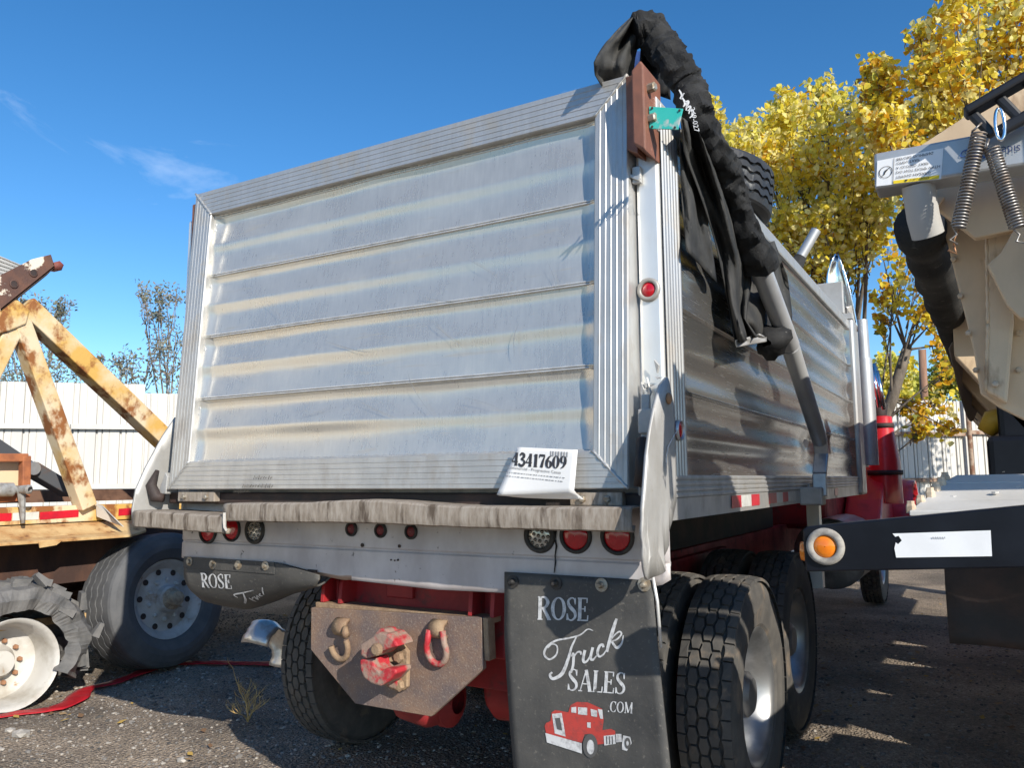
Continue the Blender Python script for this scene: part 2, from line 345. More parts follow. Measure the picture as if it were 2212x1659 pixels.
o = m.build('hills', M('far_hillside', (.10, .10, .12), .9, 0, (.14, .13, .13), .01), smooth=True); o['kind'] = 'structure'

# loose stones, uncounted
m = MB()
ico = [Vector(p).normalized() for p in ((0, 0, 1), (.9, 0, .4), (.28, .85, .4), (-.72, .53, .4), (-.72, -.53, .4), (.28, -.85, .4), (.72, .53, -.4), (-.28, .85, -.4), (-.9, 0, -.4), (-.28, -.85, -.4), (.72, -.53, -.4))]
icf = [(0, 1, 2), (0, 2, 3), (0, 3, 4), (0, 4, 5), (0, 5, 1), (1, 6, 2), (2, 7, 3), (3, 8, 4), (4, 9, 5), (5, 10, 1), (6, 7, 2), (7, 8, 3), (8, 9, 4), (9, 10, 5), (10, 6, 1)]
rs = random.Random(3)
for i in range(26000):
    if i < 20000: x, y = rs.uniform(-4.6, 2.2), rs.uniform(-.3, 4.2)
    else: x, y = rs.uniform(1.6, 5.2), rs.uniform(.2, 7)
    s = rs.choice((.0035, .004, .005, .006, .007, .008, .010, .012)) if rs.random() < .985 else rs.uniform(.012, .02)
    a = rs.uniform(0, 6.28); ca, sa = math.cos(a), math.sin(a); ex, ey, ez = s*rs.uniform(.8, 1.6), s*rs.uniform(.7, 1.1), s*rs.uniform(.45, .8)
    z = gz(x, y)+ez*.35; m.mi = rs.choice((0, 0, 1, 1, 2, 3))
    m.add([(x+q.x*ex*ca-q.y*ey*sa, y+q.x*ex*sa+q.y*ey*ca, z+q.z*ez) for q in ico], icf)
gr = m.build('loose_gravel', [M('stone_grey', (.20, .185, .17), .85), M('stone_brown', (.15, .125, .10), .85), M('stone_pale', (.36, .33, .29), .8), M('stone_dark', (.08, .075, .07), .85)], smooth=False)
gr['kind'] = 'stuff'; gr['label'] = 'loose small stones scattered over the dark gravel yard'
for (px, py, s), lb in (((45, 1590, .05), 'largest pale stone on the gravel at lower left'), ((22, 1580, .03), 'small pale stone beside the largest one at lower left'), ((395, 1640, .03), 'tan flat stone near the bottom edge left of the tilted tyre')):
    p = Q(px, py, 2, 0); m = MB()
    m.add([(p.x+q.x*s*1.3+.1*s*nz3(q, 3), p.y+q.y*s, gz(p.x, p.y)+s*.3+q.z*s*.55) for q in ico], icf+[(6, 10, 9, 8, 7)])
    tag(m.build('stone', M('pale_field_stone', (.42, .39, .35), .8, 0, (.3, .28, .25), 20), smooth=False), lb, 'stone')

m = MB(); rs = random.Random(9)
for i in range(900):
    x, y = (rs.uniform(1.8, 5.5), rs.uniform(.5, 9)) if i < 700 else (rs.uniform(-4, 1.5), rs.uniform(.3, 5))
    a = rs.uniform(0, 6.28); s = rs.uniform(.012, .032); z = gz(x, y)+.012; u, v = Vector((math.cos(a), math.sin(a), rs.uniform(-.3, .3)))*s, Vector((-math.sin(a), math.cos(a), rs.uniform(-.3, .3)))*s*.7
    c_ = Vector((x, y, z+.006)); m.mi = rs.choice((0, 0, 1, 2)); m.add([c_-u, c_+v*.9-u*.2, c_+u, c_-v*.9-u*.2], [(0, 1, 2, 3)])
fl = m.build('fallen_leaves', [M('dry_leaf_brown', (.16, .09, .045), .8), M('dry_leaf_tan', (.30, .20, .10), .8), M('dry_leaf_gold', (.40, .26, .06), .8)]); fl['kind'] = 'stuff'; fl['label'] = 'dry fallen leaves strewn over the gravel'

# ------------------------------------------------------------------ fence along the back of the yard
FA = Vector((-9.3, 3.97, 0)); FT = Vector((12.3, 12.09, 0)).normalized(); FN = Vector((FT.y, -FT.x, 0))
fence = thing('metal_fence', 'tall white ribbed sheet metal fence closing the back of the yard', 'fence', FA+FT*9)
def fence_mesh(h):
    prof = []
    for k in range(3):
        a = k*.335
        prof += [(a, 0), (a+.004, -.04), (a+.030, -.04), (a+.034, 0), (a+.085, 0), (a+.088, -.03), (a+.102, -.03), (a+.105, 0), (a+.19, 0), (a+.193, -.012), (a+.199, -.012), (a+.202, 0)]
    prof.append((1.005, 0)); mm_ = MB()
    mm_.grid([[Vector((s, -d, z)) for s, d in prof] for z in (0, h)])
    me_o = mm_.build('panel', FENCE); me_ = me_o.data; bpy.data.objects.remove(me_o); return me_
fm = [fence_mesh(3.0), fence_mesh(2.86)]
frot = Matrix.Rotation(math.atan2(FT.y, FT.x), 4, 'Z')
for i in range(-7, 27):
    tall = 0 if i < 2 or (i > 6 and i % 5 != 3) else 1
    link('panel', fm[tall], fence, Matrix.Translation(FA+FT*(i*1.0)+FN*(.004*(i % 2))) @ frot)
for z in (1.43, 2.33):
    for a, b_ in ((-7, 1.0), (1.02, 9), (9.02, 17.2), (17.3, 26)):
        mt = FPOST if a > 9 else FENCE
        m = MB(); m.bar(FA+FT*a+FN*.06+Vector((0, 0, z+(.04 if a > 17 else 0))), FA+FT*b_+FN*.06+Vector((0, 0, z)), .05, .075); m.build('rail', mt, fence)
for s in (-4.8, -1.6, 9.0, 14.6, 17.25, 20.5):
    m = MB(); p = FA+FT*s+FN*.12; m.tube([p, p+Vector((0, 0, 3.05))], .045, 10); m.build('post', FPOST if s > 9 else FENCE, fence, smooth=True, auto=40)

# ------------------------------------------------------------------ the dump truck
TC = 1.18
truck = thing('dump_truck', 'dump truck with dented aluminium box and red chassis, seen from its tailgate', 'truck', (TC, 3.5, 0))
W_, H_, TILT, Z0 = 2.3, 1.461, .085, 1.44
def G(u, v, d=0): return Vector((u, TILT*v/H_+d, Z0+v))
# tailgate: slab behind, four mitred ribbed rails, four rolled planks
m = MB(); m.prism([G(.01, .01, .07), G(W_-.01, .01, .07), G(W_-.01, H_-.01, .07), G(.01, H_-.01, .07)], (0, .045, 0))
gate = m.build('tailgate', ALU, truck)
def rail_prof(wd, hh=.0012):
    p = [(0, .112), (0, .006), (.004, 0)]
    for k in range(1, 6):
        a = wd*k/6
        p += [(a-.0035, 0), (a-.002, -hh), (a+.002, -hh), (a+.0035, 0)]
    return p+[(wd-.004, 0), (wd, .004), (wd, .06)]
FS, FTp, FB = .128, .13, .128
for side in range(4):
    m = MB(); rows = []
    wd = (FB, FS, FTp, FS)[side]
    for s, d in rail_prof(wd, (.0018, .0012)[side % 2]):
        a = s/wd
        if side == 0: r_ = [G(FS*a+(W_-2*FS*a)*t, s, d) for t in (0, .25, .5, .75, 1)]
        elif side == 2: r_ = [G(FS*a+(W_-2*FS*a)*t, H_-s, d) for t in (0, .25, .5, .75, 1)]
        elif side == 1: r_ = [G(W_-s, FB*a+(H_-(FB+FTp)*a)*t, d) for t in (0, .5, 1)]
        else: r_ = [G(s, FB*a+(H_-(FB+FTp)*a)*t, d) for t in (0, .5, 1)]
        rows.append(r_)
    m.grid(rows); m.build('frame_rail', ALU, gate)
def plank_depth(s):
    """s 0 at the upper joint, 1 at the lower one: two rolled channels with a crease under each ridge"""
    t = (s % .5)/.5
    A = .0138 if s < .5 else .0105
    if t < .34: q = t/.34; return A*(.6*q+.4*q*q*(3-2*q))
    return A*(1-((t-.34)/.66)**1.5)
PH = (H_-FB-FTp)/4
def dent(u, v):
    return .012*nz3((u, v*1.6, 0), 1.5, 2)+.010*math.exp(-((u-1.55)/.35)**2-((v-.34)/.09)**2)-.007*math.exp(-((u-.95)/.3)**2-((v-.30)/.05)**2)+.0025*nz3((u, v, 0), 6, 5)
us = [FS, FS+.008, FS+.02, FS+.032, FS+.045, FS+.06]+list(np.linspace(FS+.1, W_-FS-.1, 46))+[W_-FS-.06, W_-FS-.045, W_-FS-.03, W_-FS-.015, W_-FS]
for k in range(4):
    m = MB(); P = []
    vt = H_-FTp-k*PH
    ss = [(0, -.001), (.008, -.0045), (.016, -.0045), (.024, -.001), (.032, -.004), (.042, -.004), (.052, 0)]+[(s, 0) for s in (.075, .1, .12, .135, .155, .19, .24, .3, .36, .42, .47, .495, .52, .545, .565, .585, .61, .65, .7, .76, .82, .88, .94, .975, 1)]
    for s, rid_ in ss:
        row = []
        for u in us:
            e = min(u-FS, W_-FS-u); kk = min(1, max(0, (e-.004)/.040))
            d = .036+plank_depth(s)*(.7+.3*kk)*(1-.35*min(1, max(0, (u-.7)/1.1)))+rid_*(1 if e > .012 else .2)+dent(u, vt-s*PH)*kk-.014*(1-kk)
            row.append(G(u, vt-s*PH+.0015*nz3((u, s, k), 3), d))
        P.append(row)
    m.grid(P); m.build('plank', ALUP, gate, smooth=True, auto=38)
def bead(pts, r, seed=0, n=None):
    pts = [Vector(p) for p in pts]; L = (pts[-1]-pts[0]).length; n = n or max(8, int(L/.012)); q = []
    for i in range(n+1):
        q.append(pts[0].lerp(pts[-1], i/n))
    mm_ = MB(); mm_.tube(q, [r*(1+.35*math.sin(i*2.2+seed)) for i in range(n+1)], 6); return mm_
for a, b_ in (((0, H_), (FS, H_-FTp)), ((W_, H_), (W_-FS, H_-FTp)), ((W_, 0), (W_-FS, FB)), ((0, 0), (FS, FB))):
    bead([G(*a, -.001), G(*b_, -.001)], .0055).build('weld_bead', ALU, gate, smooth=True)
bead([G(FS+.002, FB, .036), G(FS+.002, H_-FTp, .036)], .006, 1, 110).build('weld_bead', ALU, gate, smooth=True)
bead([G(FS, H_-FTp-.002, .034), G(W_-FS, H_-FTp-.002, .034)], .006, 2, 150).build('weld_bead', ALU, gate, smooth=True)
bead([G(FS, FB+.002, .034), G(W_-FS, FB+.002, .034)], .005, 2, 150).build('weld_bead', ALU, gate, smooth=True)
# scuffs left on the planks
sc = random.Random(21); m = MB()
for (x, y), (x2, y2), bow, wd in (((700, 735), (800, 760), 14, 2.2), ((930, 690), (1010, 760), -16, 1.8), ((905, 640), (985, 650), 6, 1.6), ((1120, 700), (1112, 770), -6, 2.6), ((880, 800), (940, 905), -14, 1.6), ((760, 860), (860, 905), 12, 1.2), ((1010, 560), (1080, 600), -12, 1.3), ((640, 900), (720, 870), 8, 1.2), ((560, 640), (600, 690), 10, 1.0), ((1000, 860), (1075, 880), -9, 1.4), ((1180, 560), (1200, 640), 8, 1.2), ((840, 520), (900, 505), 3, 1.2)):
    q = [(x+(x2-x)*t+bow*math.sin(PI*t), y+(y2-y)*t+bow*.6*math.sin(PI*t)) for t in np.linspace(0, 1, 12)]; ang = TILT/H_
    def onplk(px, py):
        d_ = ray(px, py); n_ = Vector((0, 1, -ang)); k_ = n_.dot(Vector((0, .0265, Z0))-Vector((0, 0, 0))-CAM+Vector((0, 0, 0))); return CAM+d_*(k_/n_.dot(d_))
    m.ribbon(q, [.65*wd*math.sin(PI*(i+.6)/12.2) for i in range(12)], onplk)
m.build('scuff', M('scuff_grey', (.40, .40, .39), .5, .55), gate)
for k in range(1, 4):
    for dv in (.002, .011):
        v_ = H_-FTp-k*PH-dv; m = MB(); m.tube([G(u, v_, .031+dent(u, v_)) for u in np.linspace(FS+.02, W_-FS-.01, 60)], .0036, 6); m.build('seam_bead', SEAM, gate, smooth=True)
# hand scrawl scratched in the lower rail
m = MB(); fn = lambda x, y: Q(x, y, 1, -.006)
sc = random.Random(5)
for x0, y0, x1 in ((548, 1032, 580), (524, 1050, 582), (505, 1062, 535)):
    x = x0
    while x < x1:
        h = sc.uniform(5, 11); m.ribbon([(x, y0+h*.4), (x+2, y0-h*.5), (x+5, y0+h*.3), (x+8, y0-h*.2)], sc.uniform(1.0, 1.7), fn); x += sc.uniform(7, 11)
m.build('scrawl', M('scratch_dirt', (.10, .085, .07), .9), gate)
# box: side walls, rails, posts, floor, front wall
XS = 2.398; XL = 2*TC-XS-.06
def rib_grid(mm_, pts0, axis, length, prof):
    pass
m = MB(); m.box(XL+.03, XS-.03, .2, 4.95, 1.40, 1.46); box_ = m.build('box_floor', ALU, truck)
def sidewall(x, sg):
    parts = []
    zt, zb, n = 2.72, 1.485, 4; ph = (zt-zb)/n
    ysd = [.30, .31, .33, .35, .38]+list(np.linspace(.45, 4.45, 61))+[4.52, 4.57, 4.60, 4.63, 4.65, 4.68]
    for k in range(n):
        P = []
        for s in (0, .015, .03, .045, .06, .08, .1, .13, .16, .2, .25, .31, .37, .43, .48, .51, .54, .565, .59, .62, .67, .73, .79, .85, .91, .96, 1):
            rid_ = -.004 if s in (.015, .045) else 0
            row = []
            for y in ysd:
                z = zt-k*ph-s*ph
                yc = (y-.30, 4.66-y); kk = min(1, max(0, min(yc)/.12)); kk = math.sqrt(max(0, 1-(1-kk)**2))
                d = .028*kk+.013*math.sin(PI*((s % .5)/.5))**2*kk+rid_
                if sg > 0:
                    d += .045*math.exp(-((y-2.95)/.30)**2-((z-1.66)/.13)**2)+.02*math.exp(-((y-3.5)/.25)**2-((z-1.75)/.1)**2)*math.sin(y*22)
                    d += .007*nz3((y, z, 1), .8, 3)*kk+.0012*nz3((y*.6, z*2, 1), 3, 4)*kk
                row.append((x-sg*d, y, z))
            P.append(row)
        mm_ = MB(); mm_.grid(P); parts.append(mm_)
    return parts
sw = MB(); sw.box(XS-.09, XS-.075, .15, 4.9, 1.46, 2.74); swr = sw.build('side_wall', ALU, truck)
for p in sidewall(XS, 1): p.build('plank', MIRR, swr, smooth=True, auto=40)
sw = MB(); sw.box(XL, XL+.05, .15, 4.9, 1.34, 2.76); sw.build('side_wall', ALU, truck)
# ribbed corner strip on the right side face
def ribbed(y0, y1, z0, z1, x, nrib, vertical, zt1=None):
    mm_ = MB(); prof = [(0, .02)]
    if vertical:
        for k in range(nrib):
            a = y0+(y1-y0)*(k+.5)/nrib
            prof += [(a-.010, 0), (a-.005, -.0035), (a+.005, -.0035), (a+.010, 0)]
        prof[0] = (y0, 0); prof.append((y1, 0)); prof.append((y1, .06))
        mm_.grid([[(x-d, y, z0) for y, d in prof], [(x-d, y, (z0+z1)/2) for y, d in prof], [(x-d, y, z1+((zt1-z1)*(1-(y-y0)/(y1-y0)) if zt1 else 0)) for y, d in prof]])
    else:
        for k in range(nrib):
            a = z0+(z1-z0)*(k+.5)/nrib
            prof += [(a-.008, 0), (a-.004, -.005), (a+.004, -.005), (a+.008, 0)]
        prof[0] = (z0, 0); prof.append((z1, 0)); prof.append((z1, .06))
        mm_.grid([[(x-d-.004*nz3((y, z, 0), 2), y, z) for z, d in prof] for y in np.linspace(y0, y1, 40)])
    return mm_
ribbed(.125, .305, 1.47, 2.70, XS+.002, 6, True, 2.79).build('corner_strip', ALU, truck)
low = ribbed(.10, 4.98, 1.405, 1.485, XS+.004, 4, False).build('lower_rail', ALU, truck)
m = MB(); m.grid([[(XS+.004-.012*(z < 1.345)*0-.004*nz3((y, z, 0), 1.4, 6), y, z) for z in (1.335, 1.342, 1.355, 1.357, 1.38, 1.405)] for y in np.linspace(.10, 4.98, 50)])
m.grid([[(XS+.004-d, y, 1.335) for d in (0, .08)] for y in np.linspace(.10, 4.98, 10)])
m.build('skirt', ALU, low)
m = MB()
for k, (ya, yb) in enumerate(((.84, .99), (.99, 1.16), (1.16, 1.31), (1.50, 1.66), (1.66, 1.80), (1.80, 1.93), (1.93, 2.12), (2.62, 2.75), (2.75, 2.9), (2.9, 3.05), (3.05, 3.2), (3.45, 3.6))):
    mm_ = MB(); x = XS+.0075; mm_.add([(x, ya, 1.352), (x, yb, 1.352), (x, yb, 1.402), (x, ya, 1.402)], [(0, 1, 2, 3)])
    mm_.build('reflective_tape', (TAPER, TAPEW)[k in (1, 4, 6, 8, 10)], low)
# corner posts
for x0, x1 in ((2.305, 2.393), (XL, XL+.09)):
    m = MB(); z1 = 2.79
    m.prism([(x0, .12, 1.40), (x1, .12, 1.40), (x1, .12, 2.79), (x0, .12, 2.79)], (0, .15, 0))
    m.build('corner_post', POST, truck, bevel=.014)
m = MB(); m.prism([(2.352, .105, 2.68), (2.398, .105, 2.68), (2.398, .105, 2.80), (2.37, .105, 2.83), (2.352, .105, 2.83)], (0, .10, 0)); m.build('post_cap', POST, truck, bevel=.004)
# slider lug on the post edge
m = MB(); m.bar(Q(1356, 378, 1, .095), Q(1382, 388, 1, .095), .02, .012); m.bar((2.318, .105, 2.56), (2.318, .105, 2.50), .03, .02); m.build('post_lug', ALU, truck, bevel=.002)
# top rails and front wall
for x in (XS-.05, XL+.04):
    m = MB(); m.box(x-.045, x+.045, .28, 4.9, 2.722, 2.80); m.build('top_rail', ALU, truck, bevel=.012)
m = MB(); m.box(XL+.02, XS-.05, 4.86, 4.93, 1.40, 2.95); m.build('front_wall', ALU, truck, bevel=.01)
m = MB(); m.box(XS-.06, XS+.035, 4.70, 4.98, 1.335, 2.80); m.build('corner_post', ALU, truck, bevel=.02)
# crumpled cab shield above the front corner
m = MB(); m.box(2.14, 2.36, 4.74, 4.80, 2.86, 3.14); m.build('shield_box', FIN, truck, bevel=.006)
m = MB(); m.box(2.15, 2.43, 4.70, 4.76, 2.80, 2.85); m.box(2.15, 2.19, 4.72, 4.78, 2.70, 2.80); m.box(2.26, 2.29, 4.72, 4.78, 2.70, 2.80); m.build('shield_bracket', FIN, truck, bevel=.004)
sh = []
for i in range(12):
    t = i/11; z = 2.72+.70*t
    row = []
    for j in range(9):
        s = j/8; wd = .30*(1-t**2.2)+.02
        x = 2.44-.02*t-.10*t*t-(1-s)*wd*(.5+.5*t); y = 4.86+.10*math.sin(s*PI*.9)*(1-.5*t)+.25*t*t*0
        row.append((x, y+.012*nz3((x, y, z), 8), z))
    sh.append(row)
m = MB(); m.grid(sh); m.build('cab_shield', CHROME, truck, smooth=True, solid=.01)
# wing plates at the rear corners and the ledge between them
rf = [(.10, 1.80), (.086, 1.808), (.02, 1.775), (-.042, 1.697), (-.088, 1.622), (-.125, 1.542), (-.155, 1.438), (-.172, 1.384), (-.178, 1.30), (-.165, 1.24), (-.13, 1.175), (-.02, 1.19), (.03, 1.245), (.09, 1.335), (.14, 1.40), (.14, 1.72)]
def fin(poly, x0, sg, seed, crumple):
    mm_ = MB(); ys_ = [p[0] for p in poly]; zs_ = [p[1] for p in poly]
    bm = bmesh.new(); vs = [bm.verts.new((x0, a, b)) for a, b in poly]; bm.faces.new(vs)
    bmesh.ops.triangulate(bm, faces=bm.faces); bmesh.ops.subdivide_edges(bm, edges=bm.edges, cuts=5, use_grid_fill=True)
    bm.verts.ensure_lookup_table(); idx = {v: i for i, v in enumerate(bm.verts)}
    vv = []
    for v in bm.verts:
        y, z = v.co.y, v.co.z
        k = max(0, (1.36-z)/.18)*crumple
        vv.append((x0+sg*(.002*nz3((y, z, 0), 5, seed)+k*(.02*nz3((y, z, 0), 9, seed)+.008*math.sin(z*60+y*30))+.02*max(0, -.02-y)), y+k*.02*nz3((y, z, 2), 8, seed), z+k*.012*nz3((y, z, 4), 10, seed)))
    mm_.add(vv, [[idx[v] for v in f.verts] for f in bm.faces]); bm.free(); return mm_
wing = fin(rf, 2.408, 1, 1, 1).build('wing_plate', FIN, truck, smooth=True, auto=14, solid=.011)
lf = [(y, z) for y, z in rf if z > 1.27]+[]
lf = [(.14, 1.80), (.10, 1.79), (.03, 1.69), (-.05, 1.545), (-.095, 1.44), (-.108, 1.35), (-.10, 1.285), (0, 1.27), (.14, 1.27)]
fin(lf, -.105, -1, 4, .3).build('wing_plate', FIN, truck, smooth=True, auto=50, solid=.011)
def ledge(x0, x1, ztop, bulge, dz=0):
    P = []
    n = max(8, int((x1-x0)/.03))
    prof = [(.14, 0), (.02, .002), (-.07, .002), (-.098, .001), (-.106, -.004), (-.1065, -.02), (-.106, -.036), (-.1065, -.052), (-.104, -.064), (-.095, -.068), (-.085, -.068), (-.08, -.05)]
    for i in range(n+1):
        x = x0+(x1-x0)*i/n; row = []
        for j, (y, z) in enumerate(prof):
            b = bulge*math.exp(-((x-1.25)/.30)**2)+.004*nz3((x, 0, 0), 3, 8)
            row.append((x, y+.0022*nz3((x, j*.3, 0), 14, 3)-.006*nz3((x, 0, 0), 2.2, 1), ztop+dz*(i/n)+z+b*(1 if j < 5 else .35)+.0012*nz3((x, j*.7, 0), 30, 2)+(.0016*nz3((x, 0, 5), 22, 2) if j > 7 else 0)))
        P.append(row)
    mm_ = MB(); mm_.grid(P); return mm_
ledge(.505, 2.352, 1.379, .016).build('rear_ledge', DIRT, truck, smooth=True, auto=28, solid=.006)
ledge(-.10, .525, 1.343, 0, -.018).build('rear_ledge', DIRT, truck, smooth=True, auto=28, solid=.006)
m = MB(); m.ribbon([(0, 0), (0, .03), (.004, .06), (.018, .075)], [.012, .014, .012, .008], lambda a, b: Vector((.53+a, -.118, 1.345-b))); m.build('torn_edge', M('bare_torn_metal', (.85, .85, .84), .3, .6), truck, solid=.004)
# sill under the tailgate with bolted lugs
m = MB(); m.box(-.06, 2.33, .05, .20, 1.375, 1.425); sill = m.build('rear_sill', DARK, truck, bevel=.008)
for a, b_, mt in ((.05, .30, DIRT), (2.08, 2.27, DIRT)):
    m = MB(); m.box(a, b_, .015, .05, 1.385, 1.43); lug = m.build('hinge_lug', mt, truck, bevel=.004)
    for x in (a+.05, b_-.05):
        m = MB(); m.lathe([(0, .012), (.012, .012), (.014, .009)], (x, .015, 1.407), (0, -1, 0), 6, cap1=True); m.build('bolt', BOLT, lug)
# tailgate latch arm and strut at the right lower corner
m = MB(); m.bar((2.345, .06, 1.75), (2.35, .03, 1.52), .03, .02); m.box(2.33, 2.39, .02, .09, 1.62, 1.70); m.bar((2.36, .0, 1.55), (2.34, .03, 1.42), .035, .025); m.build('latch', FIN, truck, bevel=.004)
m = MB(); m.tube([(2.355, .0, 1.60), (2.36, -.03, 1.52), (2.35, -.02, 1.45)], .022, 10); m.build('latch_hose', DARK, truck, smooth=True)
m = MB(); m.tube([(-.085, -.0, 1.53), (-.085, -.03, 1.46), (-.06, -.02, 1.405), (-.03, .0, 1.40)], [.01, .025, .03, .02], 8); m.build('latch', DARK, truck, smooth=True)
m = MB(); m.prism([(-.02, -.005, 1.52), (-.005, -.005, 1.50), (-.01, -.005, 1.42), (-.06, -.005, 1.42), (-.055, -.005, 1.45)], (0, .03, 0)); m.build('latch_plate', FIN, truck, bevel=.003)
m = MB(); rs = random.Random(4)
for k in range(7):
    c_ = Vector((2.33+rs.uniform(0, .05), .10, 1.80+rs.uniform(-.05, .06))); m.prism([c_+Vector((rs.uniform(-.02, .02), rs.uniform(-.012, .0), rs.uniform(-.03, .03))) for _ in range(3)], (.004, .004, 0))
m.build('torn_shard', FIN, truck)
# hinges, top corners
def hinge(x, w):
    mm_ = MB(); mm_.prism([(x, -.005, 2.60), (x+w, -.005, 2.565), (x+w, -.005, 2.87), (x+w*.75, -.005, 2.89), (x, -.005, 2.86)], (0, .17, 0)); return mm_
hg = hinge(2.348, .045).build('hinge_block', BROWN, truck, bevel=.006)
m = MB(); m.prism([(2.302, .055, 2.61), (2.348, .04, 2.58), (2.348, .04, 2.87), (2.302, .06, 2.88)], (0, .10, 0)); m.build('hinge_leaf', BROWN, hg, bevel=.004)
for z in (2.69, 2.80):
    m = MB(); m.lathe([(0, .017), (.026, .017), (.030, .012)], (2.393, .035, z), (1, -.2, 0), 6, cap1=True); m.build('bolt', BOLT, hg)
m = MB(); m.box(-.045, -.003, .10, .20, 2.58, 2.86); hl = m.build('hinge_block', BROWN, truck, bevel=.006)
m = MB(); m.prism([Q(1402, 229, 1, .03), Q(1475, 234, 1, .03), Q(1464, 279, 1, .03), Q(1403, 277, 1, .03)], (.0, .006, 0)); tp = m.build('teal_plate', TEAL, truck, bevel=.001)
for q in ((1409, 233), (1468, 238), (1458, 275), (1409, 273)):
    m = MB(); m.disc(Q(q[0], q[1], 1, .029), (0, -1, 0), .004, 8, .003); m.build('rivet', DARK, tp)
# lamps
def lamp(parent, o, ax, rl, rg, lens, gm=GROM, dots=False, name='tail_light'):
    o = Vector(o); ax = Vector(ax).normalized()
    mm_ = MB(); mm_.lathe([(-.02, rl*.96), (.006, rl*.96), (.010, rl*1.02), (.011, (rl+rg)/2), (.008, rg*.97), (0, rg)], o, ax, 32); b = mm_.build(name, gm, parent, smooth=True)
    mm_ = MB(); mm_.lathe([(-.004, rl), (.002, rl*.98), (.006, rl*.85), (.009, rl*.5), (.010, .001)], o, ax, 28, cap0=True); mm_.build('lens', lens, b, smooth=True)
    if dots:
        mm_ = MB(); a = ax.orthogonal().normalized(); c = ax.cross(a)
        for rr, nn in ((0, 1), (.42, 6), (.78, 11)):
            for k in range(nn):
                g_ = 2*PI*k/nn; mm_.lathe([(0, rl*.15), (.004, rl*.12), (.006, .0005)], o+ax*(.010-.006*rr*rr)+(a*math.cos(g_)+c*math.sin(g_))*rl*rr, ax, 8)
        mm_.build('led_cluster', M('led_reflector', (.25, .24, .22), .25, .8), b, smooth=True)
    return b
# lamp panel
YP = .13
m = MB(); P = []
bot = [(-.05, 1.115), (.0, 1.108), (.62, 1.10), (.80, 1.075), (.86, 1.072), (.95, 1.063), (1.0, 1.068), (1.45, 1.055), (1.77, 1.062), (2.2, 1.09), (2.36, 1.125), (2.40, 1.15)]
for x in np.linspace(-.05, 2.39, 90):
    zb = np.interp(x, [b_[0] for b_ in bot], [b_[1] for b_ in bot]); row = []
    for j, zz in enumerate((zb, zb+.02, 1.185, 1.192, 1.198, 1.205, 1.26, 1.32, 1.40)):
        y = YP+(.006 if j in (3, 4) else 0)+.004*nz3((x, zz, 0), 2.5, 9)+(.03 if j == 0 and .6 < x < 1.0 else 0)
        if x > 2.30: y -= .10*(x-2.30)
        row.append((x, y, zz))
    P.append(row)
m.grid(P); lp = m.build('lamp_panel', PANEL, truck, smooth=True, auto=30, solid=.008)
def onp(px, py, y=YP-.004): return Q(px, py, 1, y)
ax = (0, -1, 0)
lamp(lp, onp(450, 1147), ax, .050, .061, LENSR); lamp(lp, onp(501, 1143), ax, .050, .059, LENSR); lamp(lp, onp(551, 1146), ax, .047, .062, LENSW, dots=True)
for px, py in ((760, 1143), (823, 1146), (889, 1149)): lamp(lp, onp(px, py), ax, .022, .031, LENSD, name='marker_light')
lamp(lp, onp(1166, 1157), ax, .047, .064, LENSW, dots=True); lamp(lp, onp(1244, 1158), ax, .050, .063, LENSR); lamp(lp, onp(1334, 1160), ax, .050, .063, LENSR)
m = MB(); m.ribbon([(1201, 1143), (1199, 1165), (1202, 1180), (1199, 1200), (1200, 1215), (1197, 1238)], [5, 3, 4, 2.5, 3.5, 2], lambda a, b: onp(a, b, YP-.0065)); m.build('crack', M('crack_black', (.01, .01, .01), .9), lp)
m = MB()
for x, y, r_ in ((783, 1178, 5), (863, 1180, 4), (860, 1210, 2.5), (845, 1210, 2), (853, 1211, 2)): m.disc(onp(x, y, YP-.005), ax, r_*.0017, 10, .003)
m.build('punched_hole', DARK, lp)
m = MB(); m.box(TC-.40, TC-.35, YP-.012, YP-.005, 1.04, 1.10); m.build('panel_slot', DARK, lp)
lamp(truck, (2.345, .117, 2.119), ax, .027, .042, LENSR, gm=M('lamp_ring', (.35, .33, .30), .5, .3), name='marker_light')
b_ = lamp(truck, (2.408, .20, 1.637), (1, 0, 0), .030, .036, LENSR, gm=GALV, name='marker_light')
m = MB(); m.lathe([(0, .019), (.006, .019), (.012, .010)], (2.416, .075, 1.735), (1, 0, 0), 12, cap1=True); m.build('bolt', M('rusty_bolt', (.30, .16, .08), .8), wing)
m = MB(); m.tube([(2.418, .165, 1.637), (2.42, .12, 1.62), (2.42, .05, 1.575), (2.42, .03, 1.54), (2.42, .028, 1.515)], .0015, 5); m.build('lamp_wire', WHITEP, b_)

# ------------------------------------------------------------------ serif lettering as pen strokes
def arc(cx, cy, rx, ry, a0, a1, n=14):
    return [(cx+rx*math.cos(R(a0+(a1-a0)*i/n)), cy+ry*math.sin(R(a0+(a1-a0)*i/n))) for i in range(n+1)]
def arcw(a0, a1, thick, thin, n=14):
    return [thin+(thick-thin)*abs(math.cos(R(a0+(a1-a0)*i/n)))**1.5 for i in range(n+1)]
TK, TN = .15, .055
def bez(pts, n=18):
    """smooth curve through points"""
    P = [Vector((p[0], p[1])) for p in pts]; P = [P[0]*2-P[1]]+P+[P[-1]*2-P[-2]]; o_ = []
    for i in range(1, len(P)-2):
        for k in range(n//max(1, (len(pts)-1))+2):
            t = k/(n//max(1, (len(pts)-1))+2); a, b, c, d = P[i-1:i+3]
            o_.append(tuple(.5*((2*b)+(c-a)*t+(2*a-5*b+4*c-d)*t*t+(3*b-3*c+d-a)*t**3)))
    o_.append(tuple(P[-2])); return o_
